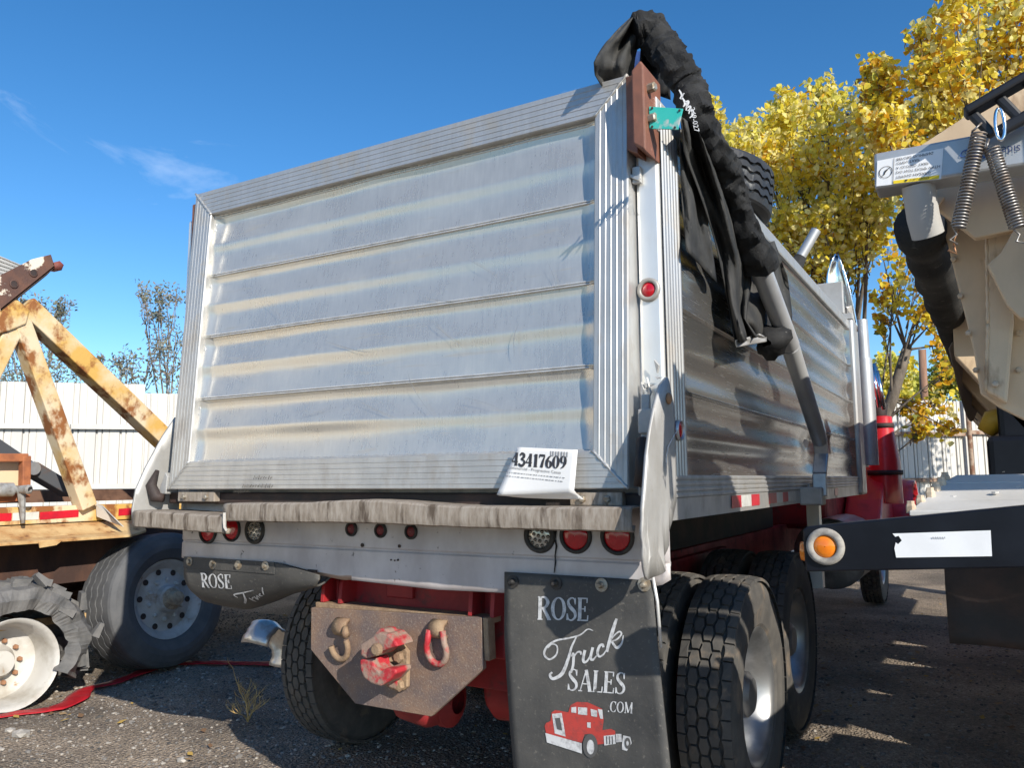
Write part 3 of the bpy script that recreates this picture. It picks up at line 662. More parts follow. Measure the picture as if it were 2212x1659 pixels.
def taper(n, a, b, c): return [a+(b-a)*min(1, 2*i/(n-1)) if i < n/2 else b+(c-b)*(2*i/(n-1)-1) for i in range(n)]
def sf(x0, x1, y): return ([(x0, y), (x1, y)], TN)
def glyph(ch):
    if ch == 'R': b = bez([(.16, .97), (.45, .96), (.6, .76), (.45, .54), (.16, .5)]); return .78, [([(.16, 0), (.16, 1)], TK), sf(.03, .32, .02), sf(.03, .2, .98), (b, taper(len(b), TN, TK, TN)), ([(.36, .5), (.7, .02)], TK*.95), sf(.58, .80, .02)]
    if ch in 'O0': return (.86 if ch == 'O' else .6), [(arc((.43 if ch == 'O' else .29), .5, (.33 if ch == 'O' else .2), .47, 0, 360, 28), arcw(0, 360, TK*(1 if ch == 'O' else 1.2), TN, 28))]
    if ch == 'S': b = bez([(.5, .76), (.46, .93), (.3, .98), (.13, .87), (.14, .70), (.32, .52), (.5, .36), (.52, .16), (.34, .02), (.15, .06), (.08, .26)]); n = len(b); return .62, [(b, [TN+(TK*1.1-TN)*max(0, 1-abs(i/n-.5)*3) for i in range(n)]), ([(.51, .98), (.51, .7)], TN), ([(.07, .02), (.07, .3)], TN)]
    if ch == 'E': return .68, [([(.16, 0), (.16, 1)], TK), sf(.03, .6, .025), sf(.03, .56, .975), sf(.16, .45, .52), ([(.6, .0), (.62, .25)], TN), ([(.56, 1), (.56, .78)], TN), ([(.45, .40), (.45, .64)], TN)]
    if ch == 'L': return .62, [([(.16, 0), (.16, 1)], TK), sf(.03, .56, .025), sf(.03, .3, .98), ([(.56, 0), (.58, .28)], TN)]
    if ch == 'A': return .82, [([(.42, 1), (.7, .02)], TK), ([(.42, 1), (.14, .02)], TN), sf(.24, .58, .35), sf(.03, .26, .02), sf(.58, .82, .02)]
    if ch == 'C': return .76, [(arc(.42, .5, .33, .47, 45, 318, 24), arcw(45, 318, TK, TN, 24)), ([(.66, .98), (.66, .7)], TN), ([(.68, .2), (.68, .3)], TN)]
    if ch == 'M': return 1.0, [([(.16, 0), (.16, 1)], TN), ([(.16, 1), (.5, .05)], TK), ([(.5, .05), (.84, 1)], TN), ([(.84, 0), (.84, 1)], TK), sf(.04, .28, .02), sf(.72, .97, .02)]
    if ch == '.': return .25, [([(.06, .06), (.19, .06)], .13)]
    if ch == '4': return .6, [([(.4, 0), (.4, 1)], TK*1.2), ([(.4, 1), (.05, .32)], TN), ([(.03, .3), (.55, .3)], TN*1.6), sf(.25, .53, .02)]
    if ch == '3': b = bez([(.1, .8), (.22, .96), (.4, .9), (.42, .7), (.25, .53), (.45, .42), (.48, .2), (.3, .02), (.1, .08), (.06, .2)]); n = len(b); return .58, [(b, [TN+(TK*1.2-TN)*(.4+.6*abs(math.sin(i/n*2*PI))) for i in range(n)])]
    if ch == '1': return .5, [([(.26, 0), (.26, 1)], TK*1.3), sf(.1, .42, .02), ([(.26, .96), (.1, .84)], TN*1.5)]
    if ch == '7': return .58, [([(.06, .93), (.5, .93)], TK), ([(.5, .93), (.36, .5), (.26, 0)], [TN, TK, TK*1.3]), ([(.06, 1), (.05, .72)], TN)]
    if ch in '69':
        q = [([(.46, .97), (.25, .82), (.12, .55), (.1, .3)], [TN, TK*.8, TK*1.3, TK*1.3]), (arc(.29, .28, .18, .26, 0, 360, 20), arcw(0, 360, TK*1.2, TN, 20))]
        return .58, q if ch == '6' else [([(.58-a, 1-b) for a, b in p], w_) for p, w_ in q]
    return .4, []
def word(mm_, s, x, y, size, fn, wide=1.0, bold=1.0, rot=0.0):
    c, s_ = math.cos(rot), math.sin(rot)
    for ch in s:
        adv, st = glyph(ch)
        for pts, wd in st:
            wq = [q*size*bold for q in wd] if hasattr(wd, '__len__') else wd*size*bold
            mm_.ribbon([(x+(px*size*wide*c-py*size*s_), y-(px*size*wide*s_+py*size*c)) for px, py in pts], wq, fn)
        x += adv*size*wide*c; y -= adv*size*wide*s_

# ------------------------------------------------------------------ mud flaps
YF = .112
def flapy(x, z): return YF+.018*math.sin((x-1.77)*5)*max(0, 1.05-z)*1.2+.03*max(0, .9-z)**2-.006
m = MB(); P = []
for i in range(29):
    z = 1.14-.72*i/28
    xl = np.interp(z, [.42, .6, .9, 1.14], [1.80, 1.785, 1.766, 1.768]); xr = np.interp(z, [.42, .56, .88, 1.06, 1.14], [2.385, 2.378, 2.350, 2.338, 2.336])
    P.append([(xl+(xr-xl)*j/20, flapy(xl+(xr-xl)*j/20, z)-.016*(j > 18)*max(0, 1.12-z), z) for j in range(21)])
m.grid(P); rfl = m.build('mud_flap', FLAP, truck, smooth=True, solid=.008)
def onf(px, py):
    p = Q(px, py, 1, YF); return Vector((p.x, flapy(p.x, p.z)-.0062, p.z))
def onf2(px, py):
    p = onf(px, py); p.y -= .0012; return p
m = MB(); word(m, 'ROSE', 1163, 1338, 50, onf, .76, 1.0, -.03); word(m, 'SALES', 1226, 1491, 47, onf, .80, 1.0, -.07); word(m, '.COM', 1313, 1538, 24, onf, .80, 1.0, -.06)
def pen(pts, a, b, c, n=26):
    q = bez(pts, n); m.ribbon(q, taper(len(q), a, b, c), onf)
# script word
pen([(1284, 1362), (1272, 1359), (1256, 1371), (1232, 1378), (1205, 1383), (1186, 1395), (1178, 1412), (1189, 1424), (1204, 1414), (1206, 1396), (1195, 1391), (1186, 1400)], 2, 5, 2, 60)
pen([(1248, 1375), (1237, 1398), (1229, 1425), (1216, 1455), (1197, 1466), (1190, 1458), (1195, 1452)], 3, 8, 4, 40)
pen([(1236, 1418), (1241, 1412), (1240, 1437), (1235, 1453)], 2, 6, 5); pen([(1239, 1425), (1248, 1410), (1256, 1408), (1258, 1414)], 2, 4, 5)
pen([(1266, 1404), (1262, 1422), (1264, 1430), (1271, 1427), (1279, 1412)], 6, 6, 2); pen([(1283, 1398), (1278, 1420), (1283, 1425), (1291, 1416)], 6, 6, 2)
pen([(1306, 1398), (1304, 1392), (1297, 1396), (1293, 1410), (1297, 1418), (1306, 1413), (1313, 1402)], 5, 6, 2)
pen([(1335, 1336), (1330, 1350), (1319, 1385), (1313, 1408)], 5, 8, 6); pen([(1317, 1392), (1328, 1374), (1340, 1364), (1345, 1369), (1336, 1380), (1324, 1385)], 2, 4, 3); pen([(1324, 1385), (1332, 1397), (1338, 1398), (1346, 1388), (1349, 1372)], 5, 6, 2)
m.build('lettering', WHITEP, rfl)
def Z5(x, y): return ((x/2.765+1250)*.8587, (y/2.765+1400)*.8587)
def poly(mm_, pts, fn, conv=Z5):
    mm_.add([fn(*conv(*p)) for p in pts], [tuple(range(len(pts)))])
def onf3(px, py):
    p = onf(px, py); p.y -= .0022; return p
m = MB(); m.mi = 0
poly(m, [(335, 1180), (345, 1160), (375, 1145), (385, 1085), (410, 1068), (500, 1085), (515, 1035), (560, 1012), (635, 1015), (735, 1060), (745, 1140), (735, 1210), (795, 1200), (825, 1215), (825, 1245), (745, 1262), (745, 1305), (700, 1312), (690, 1270), (650, 1235), (610, 1240), (590, 1300), (345, 1232)], onf)
m.mi = 1
poly(m, [(340, 1228), (590, 1302), (590, 1375), (350, 1295)], onf2); poly(m, [(388, 1095), (455, 1088), (480, 1255), (405, 1232)], onf2)
for q in ([(522, 1050), (556, 1046), (556, 1090), (522, 1085)], [(568, 1048), (632, 1052), (632, 1105), (568, 1098)], [(655, 1060), (702, 1072), (700, 1118), (660, 1110)], [(706, 1060), (738, 1066), (742, 1130), (722, 1128)], [(745, 1250), (825, 1240), (828, 1305), (748, 1318)], [(830, 1235), (870, 1235), (872, 1290), (832, 1295)]): poly(m, q, onf2)
poly(m, [(880, 1245), (930, 1255), (940, 1300), (905, 1355), (870, 1345), (872, 1300)], onf)
m.mi = 2
poly(m, [(650+52*math.cos(t), 1320+85*math.sin(t)) for t in np.linspace(0, 2*PI, 20, endpoint=False)], onf2)
poly(m, [(912+22*math.cos(t), 1300+40*math.sin(t)) for t in np.linspace(0, 2*PI, 14, endpoint=False)], onf2)
for q in ([(400, 1112), (446, 1106), (466, 1228), (418, 1214)], ): poly(m, [(a*.75+435*.25, b*.75+1165*.25) for a, b in q], onf3)
for x in (762, 782, 802): poly(m, [(x, 1252), (x+7, 1251), (x+9, 1306), (x+2, 1308)], onf3)
m.mi = 1
poly(m, [(652+26*math.cos(t), 1328+52*math.sin(t)) for t in np.linspace(0, 2*PI, 18, endpoint=False)], onf3)
poly(m, [(912+9*math.cos(t), 1300+18*math.sin(t)) for t in np.linspace(0, 2*PI, 10, endpoint=False)], onf3); poly(m, [(630, 1155), (655, 1155), (655, 1195), (630, 1190)], onf2)
m.build('truck_emblem', [REDP, WHITEP, GREYP], rfl)
for px, py in ((1112, 1256), (1205, 1259), (1303, 1263), (1395, 1262)):
    p = onf(px, py); m = MB(); m.lathe([(0, .023), (.004, .023), (.005, .012), (.016, .011), (.020, .007), (.026, .006)], p, (0, -1, 0), 16, cap1=True); m.build('bolt', BOLT if px > 1250 else GROM, rfl, smooth=True, auto=40)
m = MB(); m.tube([Q(1409, 1240, 1, .10), Q(1420, 1300, 1, .105), Q(1428, 1400, 1, .108)], .006, 6); m.build('flap_edge_strip', POST, rfl, smooth=True)
# left flap, curled forward over the wheel
m = MB(); P = []
def lflap(u, v):
    """u 0..1 along the strip, v 0 top .. 1 tail; rolls forward under itself"""
    x = .0+.86*u
    rad = .195*(1-.87*u**1.6)*(.70+.30*min(1, u/.3)) if u > 0 else .115
    zt = 1.122-.04*max(0, u-.7)/.3; ya = YF-.004
    str_ = .045*(1-u)
    if v < .25: return Vector((x, ya, zt-str_*v/.25-.02*v/.25))
    a = (v-.25)/.75*R(205)
    return Vector((x-.03*math.sin(a)*u, ya+rad*1.15*(1-math.cos(a)), zt-str_-.02-rad*math.sin(a)*1.15+.006*nz3((x, v, 0), 4)))
for i in range(31): P.append([lflap(i/30, j/30) for j in range(31)])
m.grid(P); lfl = m.build('mud_flap', FLAP, truck, smooth=True, solid=.008)
m = MB(); m.box(.0, .60, YF-.012, YF-.006, 1.072, 1.124); m.build('flap_strip', FLAP, lfl, bevel=.002)
for px in (410, 460, 515, 574):
    p = Q(px, 1214+6*(px > 430)+(px-460)*.02, 1, YF-.012); m = MB(); m.lathe([(0, .021), (.004, .021), (.005, .011), (.014, .010)], p, (0, -1, 0), 16, cap1=True); m.build('bolt', BOLT, lfl, smooth=True, auto=40)
def onl(px, py):
    # walk down the curl until the height on screen fits
    u = min(1, max(0, (px-402)/290)); best = None
    for k in range(130):
        v = .2+.42*k/129; q = lflap(u, v); d = q-CAM; yy = 829.5-FPX*d.dot(_u)/d.dot(_f)
        if best is None or abs(yy-py) < best[0]: best = (abs(yy-py), v)
    q = lflap(u, best[1]); return q+Vector((0, -.008, -.002))
m = MB(); word(m, 'ROSE', 441, 1268, 31, onl, .78, 1.0, -.05)
def penl(pts, a, b, c, n=20):
    q = bez(pts, n); m.ribbon(q, taper(len(q), a, b, c), onl)
penl([(556, 1274), (530, 1280), (510, 1284), (514, 1290)], 1.5, 3, 1.5); penl([(532, 1279), (527, 1293), (515, 1303)], 2, 4, 2)
penl([(536, 1291), (540, 1299)], 2.5, 3, 2); penl([(540, 1293), (546, 1289)], 1.5, 2, 1.5); penl([(549, 1287), (549, 1294), (556, 1286), (557, 1291)], 2.5, 2.5, 2); penl([(566, 1281), (561, 1286), (567, 1286)], 2, 2.5, 1.5); penl([(577, 1268), (571, 1284)], 2, 3, 2)
m.build('lettering', WHITEP, lfl)

# ------------------------------------------------------------------ hitch plate, pintle hook, shackles
YH = .19
hp = [Q(672, 1313, 1, YH), Q(1040, 1335, 1, YH), Q(1044, 1446, 1, YH), Q(931, 1549, 1, YH), Q(767, 1521, 1, YH), Q(671, 1404, 1, YH)]
hp = [Vector((p.x, YH, p.z)) for p in hp]
m = MB(); m.prism(hp, (0, .024, 0)); plate = m.build('hitch_plate', RUST, truck, bevel=.003)
m = MB(); m.box(hp[0].x, hp[1].x+.02, YH+.026, YH+.12, .925, .948); m.bar(hp[1]+Vector((.013, .03, .0)), hp[2]+Vector((.013, .03, .03)), .022, .05, (0, 1, 0)); m.build('plate_stiffener', RUSTB, plate, bevel=.003)
for x in (.76, .86, 1.53, 1.63):
    m = MB(); m.prism([(x, YH+.03, .95), (x, YH+.13, .95), (x, YH+.13, 1.10), (x, YH+.075, 1.10), (x, YH+.04, 1.04)], (.018, 0, 0)); m.build('gusset', RED, truck, bevel=.002)
m = MB()
def prj(mb, pts, y, th, conv): mb.prism([Q(*conv(*p), 1, y) for p in pts], (0, th, 0))
def Z3(x, y): return ((x/4.485+860)*.8587, (y/4.485+1480)*.8587)
m = MB(); prj(m, [(480, 640), (640, 590), (740, 720), (735, 1120), (690, 1160), (560, 1150), (450, 1090), (440, 760)], YH-.022, .022, Z3); hk = m.build('pintle_hook', RUSTB, plate, bevel=.005)
# jaws stand out from the plate
def jaw(pts, rad, mt, nm):
    mm_ = MB(); mm_.tube(pts, rad, 12, True, lambda q, i, k: .004*nz3(q, 40)); return mm_.build(nm, mt, hk, smooth=True, auto=60)
def H3(x, y, d): return Q(*Z3(x, y), 1, YH-d)
for nm, pts_, d0, th in (('upper_jaw', [(205, 640), (330, 560), (420, 500), (520, 520), (600, 600), (630, 660), (520, 690), (450, 715), (400, 765), (270, 800), (212, 765)], .155, .105), ('latch', [(330, 560), (420, 455), (500, 460), (560, 530), (520, 570), (420, 580)], .13, .06), ('lower_jaw', [(200, 808), (350, 800), (362, 890), (430, 948), (500, 905), (600, 915), (612, 965), (520, 1060), (440, 1112), (330, 1080), (240, 1010), (205, 920)], .15, .10), ('jaw_foot', [(480, 1040), (600, 990), (640, 1100), (600, 1150), (520, 1120)], .05, .03)):
    m = MB(); m.prism([H3(x, y, d0) for x, y in pts_], (0, th, 0)); m.build(nm, HOOKM, hk, bevel=.007)
m = MB(); m.prism([H3(500, 720, .03), H3(700, 690, .02), H3(720, 830, .02), H3(520, 840, .05), H3(480, 780, .05)], (0, .03, 0)); m.build('latch_block', RUSTB, hk, bevel=.006)
for x, y in ((650, 775), (650, 945), (655, 1095), (405, 690)):
    d = .155+.0 if x < 500 else .03
    if x < 500: d = .165
    m = MB(); m.lathe([(0, .024), (.012, .024), (.018, .017), (.019, .0005)], H3(x, y, d), (0, -1, 0), 6 if x > 500 else 14); m.build('bolt', RUSTB, hk)
def ring(cx, cz, full, mt):
    mm_ = MB(); pts = []
    w2, h2 = .046, .050
    for t in range(0, 41):
        a = R(200-220*t/40*1.0) if False else R(150+240*t/40)
        pts.append((cx+w2*math.cos(a), YH-.025-.01*math.sin(a), cz-.03+h2*1.1*math.sin(a)))
    if full: pts = [(cx-w2*.7, YH-.03, cz+.045)]+pts+[(cx+w2*.7, YH-.03, cz+.045)]
    else: pts = pts[6:]
    mm_.tube(pts, .0125, 10); return mm_
cxl = Q(742, 1378, 1, YH); cxr = Q(951, 1385, 1, YH)
for c_, full, mt in ((cxl, False, RUSTB), (cxr, True, HOOKM)):
    rg = ring(c_.x, c_.z, full, mt).build('tow_ring', mt, plate, smooth=True)
    m = MB(); pts = [(c_.x, YH+.0-.03*math.sin(t), c_.z+.045+.030*math.cos(t)) for t in np.linspace(0, PI, 9)]
    m.grid([[Vector(p)+Vector((s, 0, 0)) for s in (-.035, .035)] for p in pts]); m.build('ring_lug', RUSTB, rg, smooth=True, solid=.014)
m = MB(); m.tube([Vector((cxl.x+.035, YH-.03, cxl.z+.05)), Vector((cxl.x+.05, YH-.045, cxl.z+.03)), Vector((cxl.x+.045, YH-.04, cxl.z+.012))], [.012, .016, .013], 8); m.build('broken_stub', RUSTB, plate, smooth=True)

# ------------------------------------------------------------------ chassis
m = MB()
for s in (-1, 1):
    x = TC+s*.43; m.box(x-.04, x+.04, .30, 8.4, .78, 1.04)
m.box(TC-.43, TC+.43, .32, .40, .80, 1.04)
m.box(TC-.38, TC+.38, 1.0, 1.15, .80, 1.0); m.box(TC-.38, TC+.38, 3.4, 3.5, .80, 1.0)
m.build('chassis_frame', RED, truck, bevel=.006)
m = MB()
for s in (-1, 1):
    x = TC+s*.43; m.box(x-.05, x+.05, .25, 4.9, 1.05, 1.33)
for y in np.arange(.5, 4.8, .45): m.box(XL+.1, XS-.1, y, y+.08, 1.33, 1.395)
m.build('subframe', DARK, truck)
m = MB(); m.box(TC-.12, TC+.02, .30, .42, .98, 1.10); m.box(TC-.5, TC+.5, .44, .47, .62, 1.12); m.build('rear_crossmember', RED, truck, bevel=.006)
m = MB()
for s in (-1, 1):
    m.prism([(TC+s*.47, .55, 1.0), (TC+s*.47, 3.3, 1.0), (TC+s*.47, 3.0, .62), (TC+s*.47, 2.3, .50), (TC+s*.47, 1.6, .50), (TC+s*.47, .9, .62)], (s*.05, 0, 0))
m.build('suspension_beam', RED, truck, bevel=.01)
for y in (1.30, 2.65):
    m = MB(); m.tube([(TC-.85, y, .52), (TC-.25, y, .52), (TC+.25, y, .52), (TC+.85, y, .52)], .075, 14)
    m.lathe([(-.22, .02), (-.20, .12), (-.12, .19), (0, .21), (.12, .19), (.18, .12), (.2, .03)], (TC+.02, y-.02, .50), (0, 1, 0), 20); m.build('drive_axle', RED, truck, smooth=True, auto=50)
m = MB(); m.lathe([(0, .03), (.02, .12), (.05, .145), (.55, .145), (.58, .12), (.6, .03)], (TC+.22, .62, .60), (1, .05, 0), 20); m.build('air_tank', RED, truck, smooth=True)
m = MB(); m.lathe([(0, .03), (.02, .08), (.04, .095), (.18, .10), (.22, .08), (.24, .03)], (TC-.22, .52, .52), (1, 0, -.1), 16); m.lathe([(0, .05), (.03, .11), (.07, .11), (.1, .05)], (TC-.05, .60, .50), (1, 0, 0), 16); m.build('brake_chamber', RED, truck, smooth=True, auto=50)
m = MB(); m.tube([(TC+.35, .5, 1.0), (TC+.40, .48, .75), (TC+.43, .5, .55), (TC+.45, .6, .30), (TC+.47, .8, .15)], .010, 6); m.tube([(TC+.30, .55, .80), (TC+.45, .50, .70), (TC+.55, .7, .66)], .012, 6); m.build('brake_hose', M('hose_red', (.16, .02, .02), .6), truck, smooth=True)

# wheels --------------------------------------------------------------------
def tyre_hex(Rr=.52, wd=.225, ri=.29, nb=44):
    mm_ = MB(); h = wd/2; g = Rr-.020
    prof = [(-h*.80, ri), (-h*.93, ri+.02), (-h*1.02, ri+.09), (-h*1.0, Rr-.085), (-h*.93, Rr-.045), (-h*.84, g-.004), (-h*.8, g), (h*.8, g), (h*.84, g-.004), (h*.93, Rr-.045), (h*1.0, Rr-.085), (h*1.02, ri+.09), (h*.93, ri+.02), (h*.80, ri), (0, ri-.02), (-h*.80, ri)]
    mm_.lathe(prof, (0, 0, 0), (1, 0, 0), 64)
    da = 2*PI/nb
    def blk(outline):     # (a, ang) polygon raised to the crown
        n = len(outline); vs = []
        cx = sum(p[0] for p in outline)/n; cg = sum(p[1] for p in outline)/n
        for top in (0, 1):
            for a, t in outline:
                if top: a = cx+(a-cx)*.92; t = cg+(t-cg)*.93
                rr = (Rr-.010*(abs(a)/h)**3) if top else g-.003
                vs.append((a, -rr*math.sin(t), rr*math.cos(t)))
        mm_.add(vs, [tuple(range(2*n-1, n-1, -1))]+[(i, (i+1) % n, (i+1) % n+n, i+n) for i in range(n)])
    cw = .0245
    for k in range(nb):
        t0 = k*da
        for c, off in ((-.044, .5), (0, 0), (.044, .5)):
            t = t0+off*da; q = da*.43
            blk([(c-cw*.55, t-q*1.08), (c+cw*.55, t-q*1.08), (c+cw*.92, t), (c+cw*.55, t+q*1.08), (c-cw*.55, t+q*1.08), (c-cw*.92, t)])
        for s in (-1, 1):
            t = t0; q = da*.485; a0, a1, a2 = s*h*.985, s*.077, s*.071
            blk([(a0, t-q), (a2, t-q), (a1, t-q*.3), (a1, t+q*.3), (a2, t+q), (a0, t+q)] if s > 0 else [(a0, t+q), (a2, t+q), (a1, t+q*.3), (a1, t-q*.3), (a2, t-q), (a0, t-q)])
    return mm_
def tyre_rib(Rr=.52, wd=.38, ri=.29, zig=True):
    mm_ = MB(); h = wd/2; prof = [(-h*.72, ri), (-h*.9, ri+.02), (-h*1.03, ri+.09), (-h*1.02, Rr-.10), (-h*.95, Rr-.05), (-h*.86, Rr-.018), (-h*.78, Rr-.008)]
    for c in (-.5, -.17, .17, .5): prof += [(h*c-.008, Rr-.003), (h*c-.004, Rr-.018), (h*c+.004, Rr-.018), (h*c+.008, Rr-.003)]
    prof += [(h*.78, Rr-.008), (h*.86, Rr-.018), (h*.95, Rr-.05), (h*1.02, Rr-.10), (h*1.03, ri+.09), (h*.9, ri+.02), (h*.72, ri), (0, ri-.02), (-h*.72, ri)]
    o_ = Vector((0, 0, 0)); n = 120; vs = []; fs = []
    for i, (a, r_) in enumerate(prof):
        for k in range(n):
            g_ = 2*PI*k/n; z = .007*(1 if (k//2) % 2 else -1) if zig and abs(a) < h*.7 and r_ > Rr-.03 else 0
            vs.append((a+z, -r_*math.sin(g_), r_*math.cos(g_)))
    for i in range(len(prof)-1):
        for k in range(n): fs.append((i*n+k, (i+1)*n+k, (i+1)*n+(k+1) % n, i*n+(k+1) % n))
    mm_.add(vs, fs); return mm_
def rim(ri, dish, hub=True, wide=.12, holes=10):
    """+x is the outer face; dish = how far inside the outer lip the disc sits"""
    mm_ = MB(); mm_.lathe([(-wide, ri-.005), (-wide-.005, ri+.012), (-wide+.015, ri-.012), (-.03, ri-.035), (wide-dish*.5, ri-.03), (wide-.02, ri-.015), (wide, ri+.012), (wide+.006, ri+.006), (wide, ri-.008), (wide-.015, ri-.022), (wide-dish*.6, ri-.045), (wide-dish, ri*.80), (wide-dish+.004, ri*.62), (wide-dish+.03, ri*.40), (wide-dish+.035, ri*.36), (wide-dish+.09, ri*.33), (wide-dish+.11, ri*.25), (wide-dish+.11, .001)], (0, 0, 0), (1, 0, 0), 48)
    return mm_
def rim_extras(par, ri, dish, wide, mw, nholes=10, mt=BOLT, joined=False):
    for nm, f_, off, mt_, pr, sg in (('lug_nut', .50, 0, mt, [(.012, .018), (.032, .017), (.042, .012), (.043, .0005)], 6), ('hand_hole', .72, .5, DARK, [(.002, .024), (.006, .024), (.006, .0005)], 12)):
        mm_ = MB(); me_ = None
        for k in range(nholes):
            a = 2*PI*(k+off)/nholes; o_ = Vector((wide-dish, ri*f_*math.cos(a), ri*f_*math.sin(a)))
            if joined: mm_.lathe(pr, o_, (1, 0, 0), sg)
            elif me_ is None: mm_.lathe(pr, (0, 0, 0), (1, 0, 0), sg); me_ = mm_.build(nm, mt_, par, mw=mw @ Matrix.Translation(o_)).data
            else: link(nm, me_, par, mw @ Matrix.Translation(o_))
        if joined: mm_.build(nm, mt_, par, mw=mw)['kind'] = 'stuff'
def wheel(parent, loc, face, tyre, rm, rmat, tmat=RUB, spin=0, lean=0, yaw=0, extras=None):
    mw = Matrix.Translation(loc) @ Matrix.Rotation(lean, 4, 'Y') @ Matrix.Rotation(yaw+(0 if face > 0 else PI), 4, 'Z') @ Matrix.Rotation(spin, 4, 'X')
    wl = rm.build('wheel', rmat, parent, smooth=True, auto=40, mw=mw)
    tyre.build('tyre', tmat, wl, smooth=False, mw=mw)
    if extras: rim_extras(wl, mw=mw, **extras)
    return wl, mw
ex = dict(ri=.29, dish=.13, wide=.09, joined=True)
w0, _ = wheel(truck, (2.277, 1.28, .515), 1, tyre_hex(), rim(.29, .13, wide=.09), RIMA, spin=.03, extras=ex)
def wcopy(loc, face, spin):
    return copy_part(w0, truck, Matrix.Translation(loc) @ Matrix.Rotation(0 if face > 0 else PI, 4, 'Z') @ Matrix.Rotation(spin, 4, 'X'))
wcopy((1.99, 1.28, .515), -1, .5); wcopy((.075, 1.28, .515), -1, .8)
wcopy((2.185, 2.65, .515), 1, .4); wcopy((1.90, 2.65, .515), -1, .7); wcopy((.055, 2.65, .515), -1, .1); wcopy((.38, 2.65, .515), 1, .9)
wcopy((2.08, 8.2, .515), 1, .9); wcopy((.08, 8.2, .515), -1, .3)
# crushed bright wheel cover on the left hub
hc = Q(580, 1412, 0, -.18)
m = MB(); P = []
for i in range(25):
    a = R(-35+190*i/24); row = []
    for j in range(9):
        s = j/8; rr = .11+.035*math.sin(s*PI*.8)+.012*nz3((i*.3, j*.3, 0), 1.5, 3); tear = .05*max(0, nz3((i*.35, 0, 0), 1.3, 9))+(.04 if i < 5 else 0)
        row.append((-.10-.20*s*(1-tear*4), hc.y+rr*1.2*math.cos(a)*.7, hc.z+rr*1.2*math.sin(a)))
    P.append(row)
m.grid(P); m.build('crushed_hub_cover', M('scuffed_hub_metal', (.62, .61, .58), .34, .85, (.42, .40, .37), 14, (1, 1, 1), .45, .68, .6, .3, 20), truck, smooth=True, solid=.006)

# cab and hood, mostly hidden behind the box ------------------------------------
m = MB(); m.prism([(.35, 5.5, 1.0), (.35, 7.0, 1.0), (.35, 7.0, 2.1), (.35, 6.75, 2.75), (.35, 5.5, 2.8)], (1.66, 0, 0)); cab = m.build('cab', RED, truck, bevel=.05)
m = MB(); m.prism([(.55, 7.0, 1.1), (.55, 9.1, 1.1), (.55, 9.1, 1.75), (.55, 7.0, 2.0)], (1.26, 0, 0)); m.build('hood', REDB, truck, bevel=.06)
for s in (-1, 1):
    m = MB(); P = []
    for i in range(17):
        a = R(200-200*i/16); P.append([(TC+s*(.72+.68*j/6), 8.2-.62*math.cos(R(180)-a)*1.05 if False else 8.2+.66*math.cos(a), .62+.86*max(0, math.sin(a))-(.05*(j/6)**2)) for j in range(7)])
    m.grid(P); m.build('fender', REDB, truck, smooth=True, solid=.03)
    m = MB(); m.prism([(TC+s*1.2, 6.2, .95), (TC+s*1.2, 7.55, .95), (TC+s*1.2, 7.62, 1.42), (TC+s*1.2, 7.1, 1.6), (TC+s*1.2, 6.6, 1.25)], (-s*.35, 0, 0)); m.build('cowl', REDB, truck, bevel=.03)
ap = Q(1905, 905, 1, 7.0); m = MB(); m.lathe([(0, .16), (.45, .155), (.82, .105), (.92, .10), (.94, .03)], (ap.x, 7.0, ap.z-.90), (0, 0, 1), 20, cap1=True); ac = m.build('air_cleaner', REDB, truck, smooth=True, auto=40)
for z in (.30, .80):
    m = MB(); m.lathe([(0, .17-.06*(z > .5)), (.05, .17-.06*(z > .5))], (ap.x, 7.0, ap.z-.90+z), (0, 0, 1), 20); m.build('band', DARK, ac, smooth=True, solid=.01)
m = MB(); m.lathe([(0, .07), (.12, .09), (.16, .05), (.2, .02)], (ap.x-.02, 7.0, ap.z+.03), (0, 0, 1), 14); m.build('intake_cap', DARK, ac, smooth=True)
sp0, sp1 = Q(1880, 1005, 1, 5.2), Q(1866, 775, 1, 5.2); m = MB(); m.tube([sp0, sp0.lerp(sp1, .5), sp1], [.070, .072, .066], 18); m.tube([sp1, sp1+(sp1-sp0).normalized()*.35], [.055, .05], 14); st = m.build('exhaust_stack', GALVL, truck, smooth=True, auto=40)
m = MB()
for a, b_ in (((1882, 790), (1900, 880)), ((1888, 785), (1906, 878)), ((1894, 800), (1910, 885))): m.tube([Q(*a, 1, 6.6), Q(*b_, 1, 6.6)], .022, 8)
m.build('mirror_bars', CHROME, truck, smooth=True)
m = MB(); m.lathe([(0, .25), (.02, .29), (1.0, .29), (1.02, .25)], (2.15, 4.7, .85), (0, 1, 0), 24, cap0=True, cap1=True); m.build('fuel_tank', RIMA, truck, smooth=True, auto=40)
m = MB(); m.box(2.25, 2.33, 3.25, 3.33, .75, 1.36); m.build('fender_stay', POST, truck)

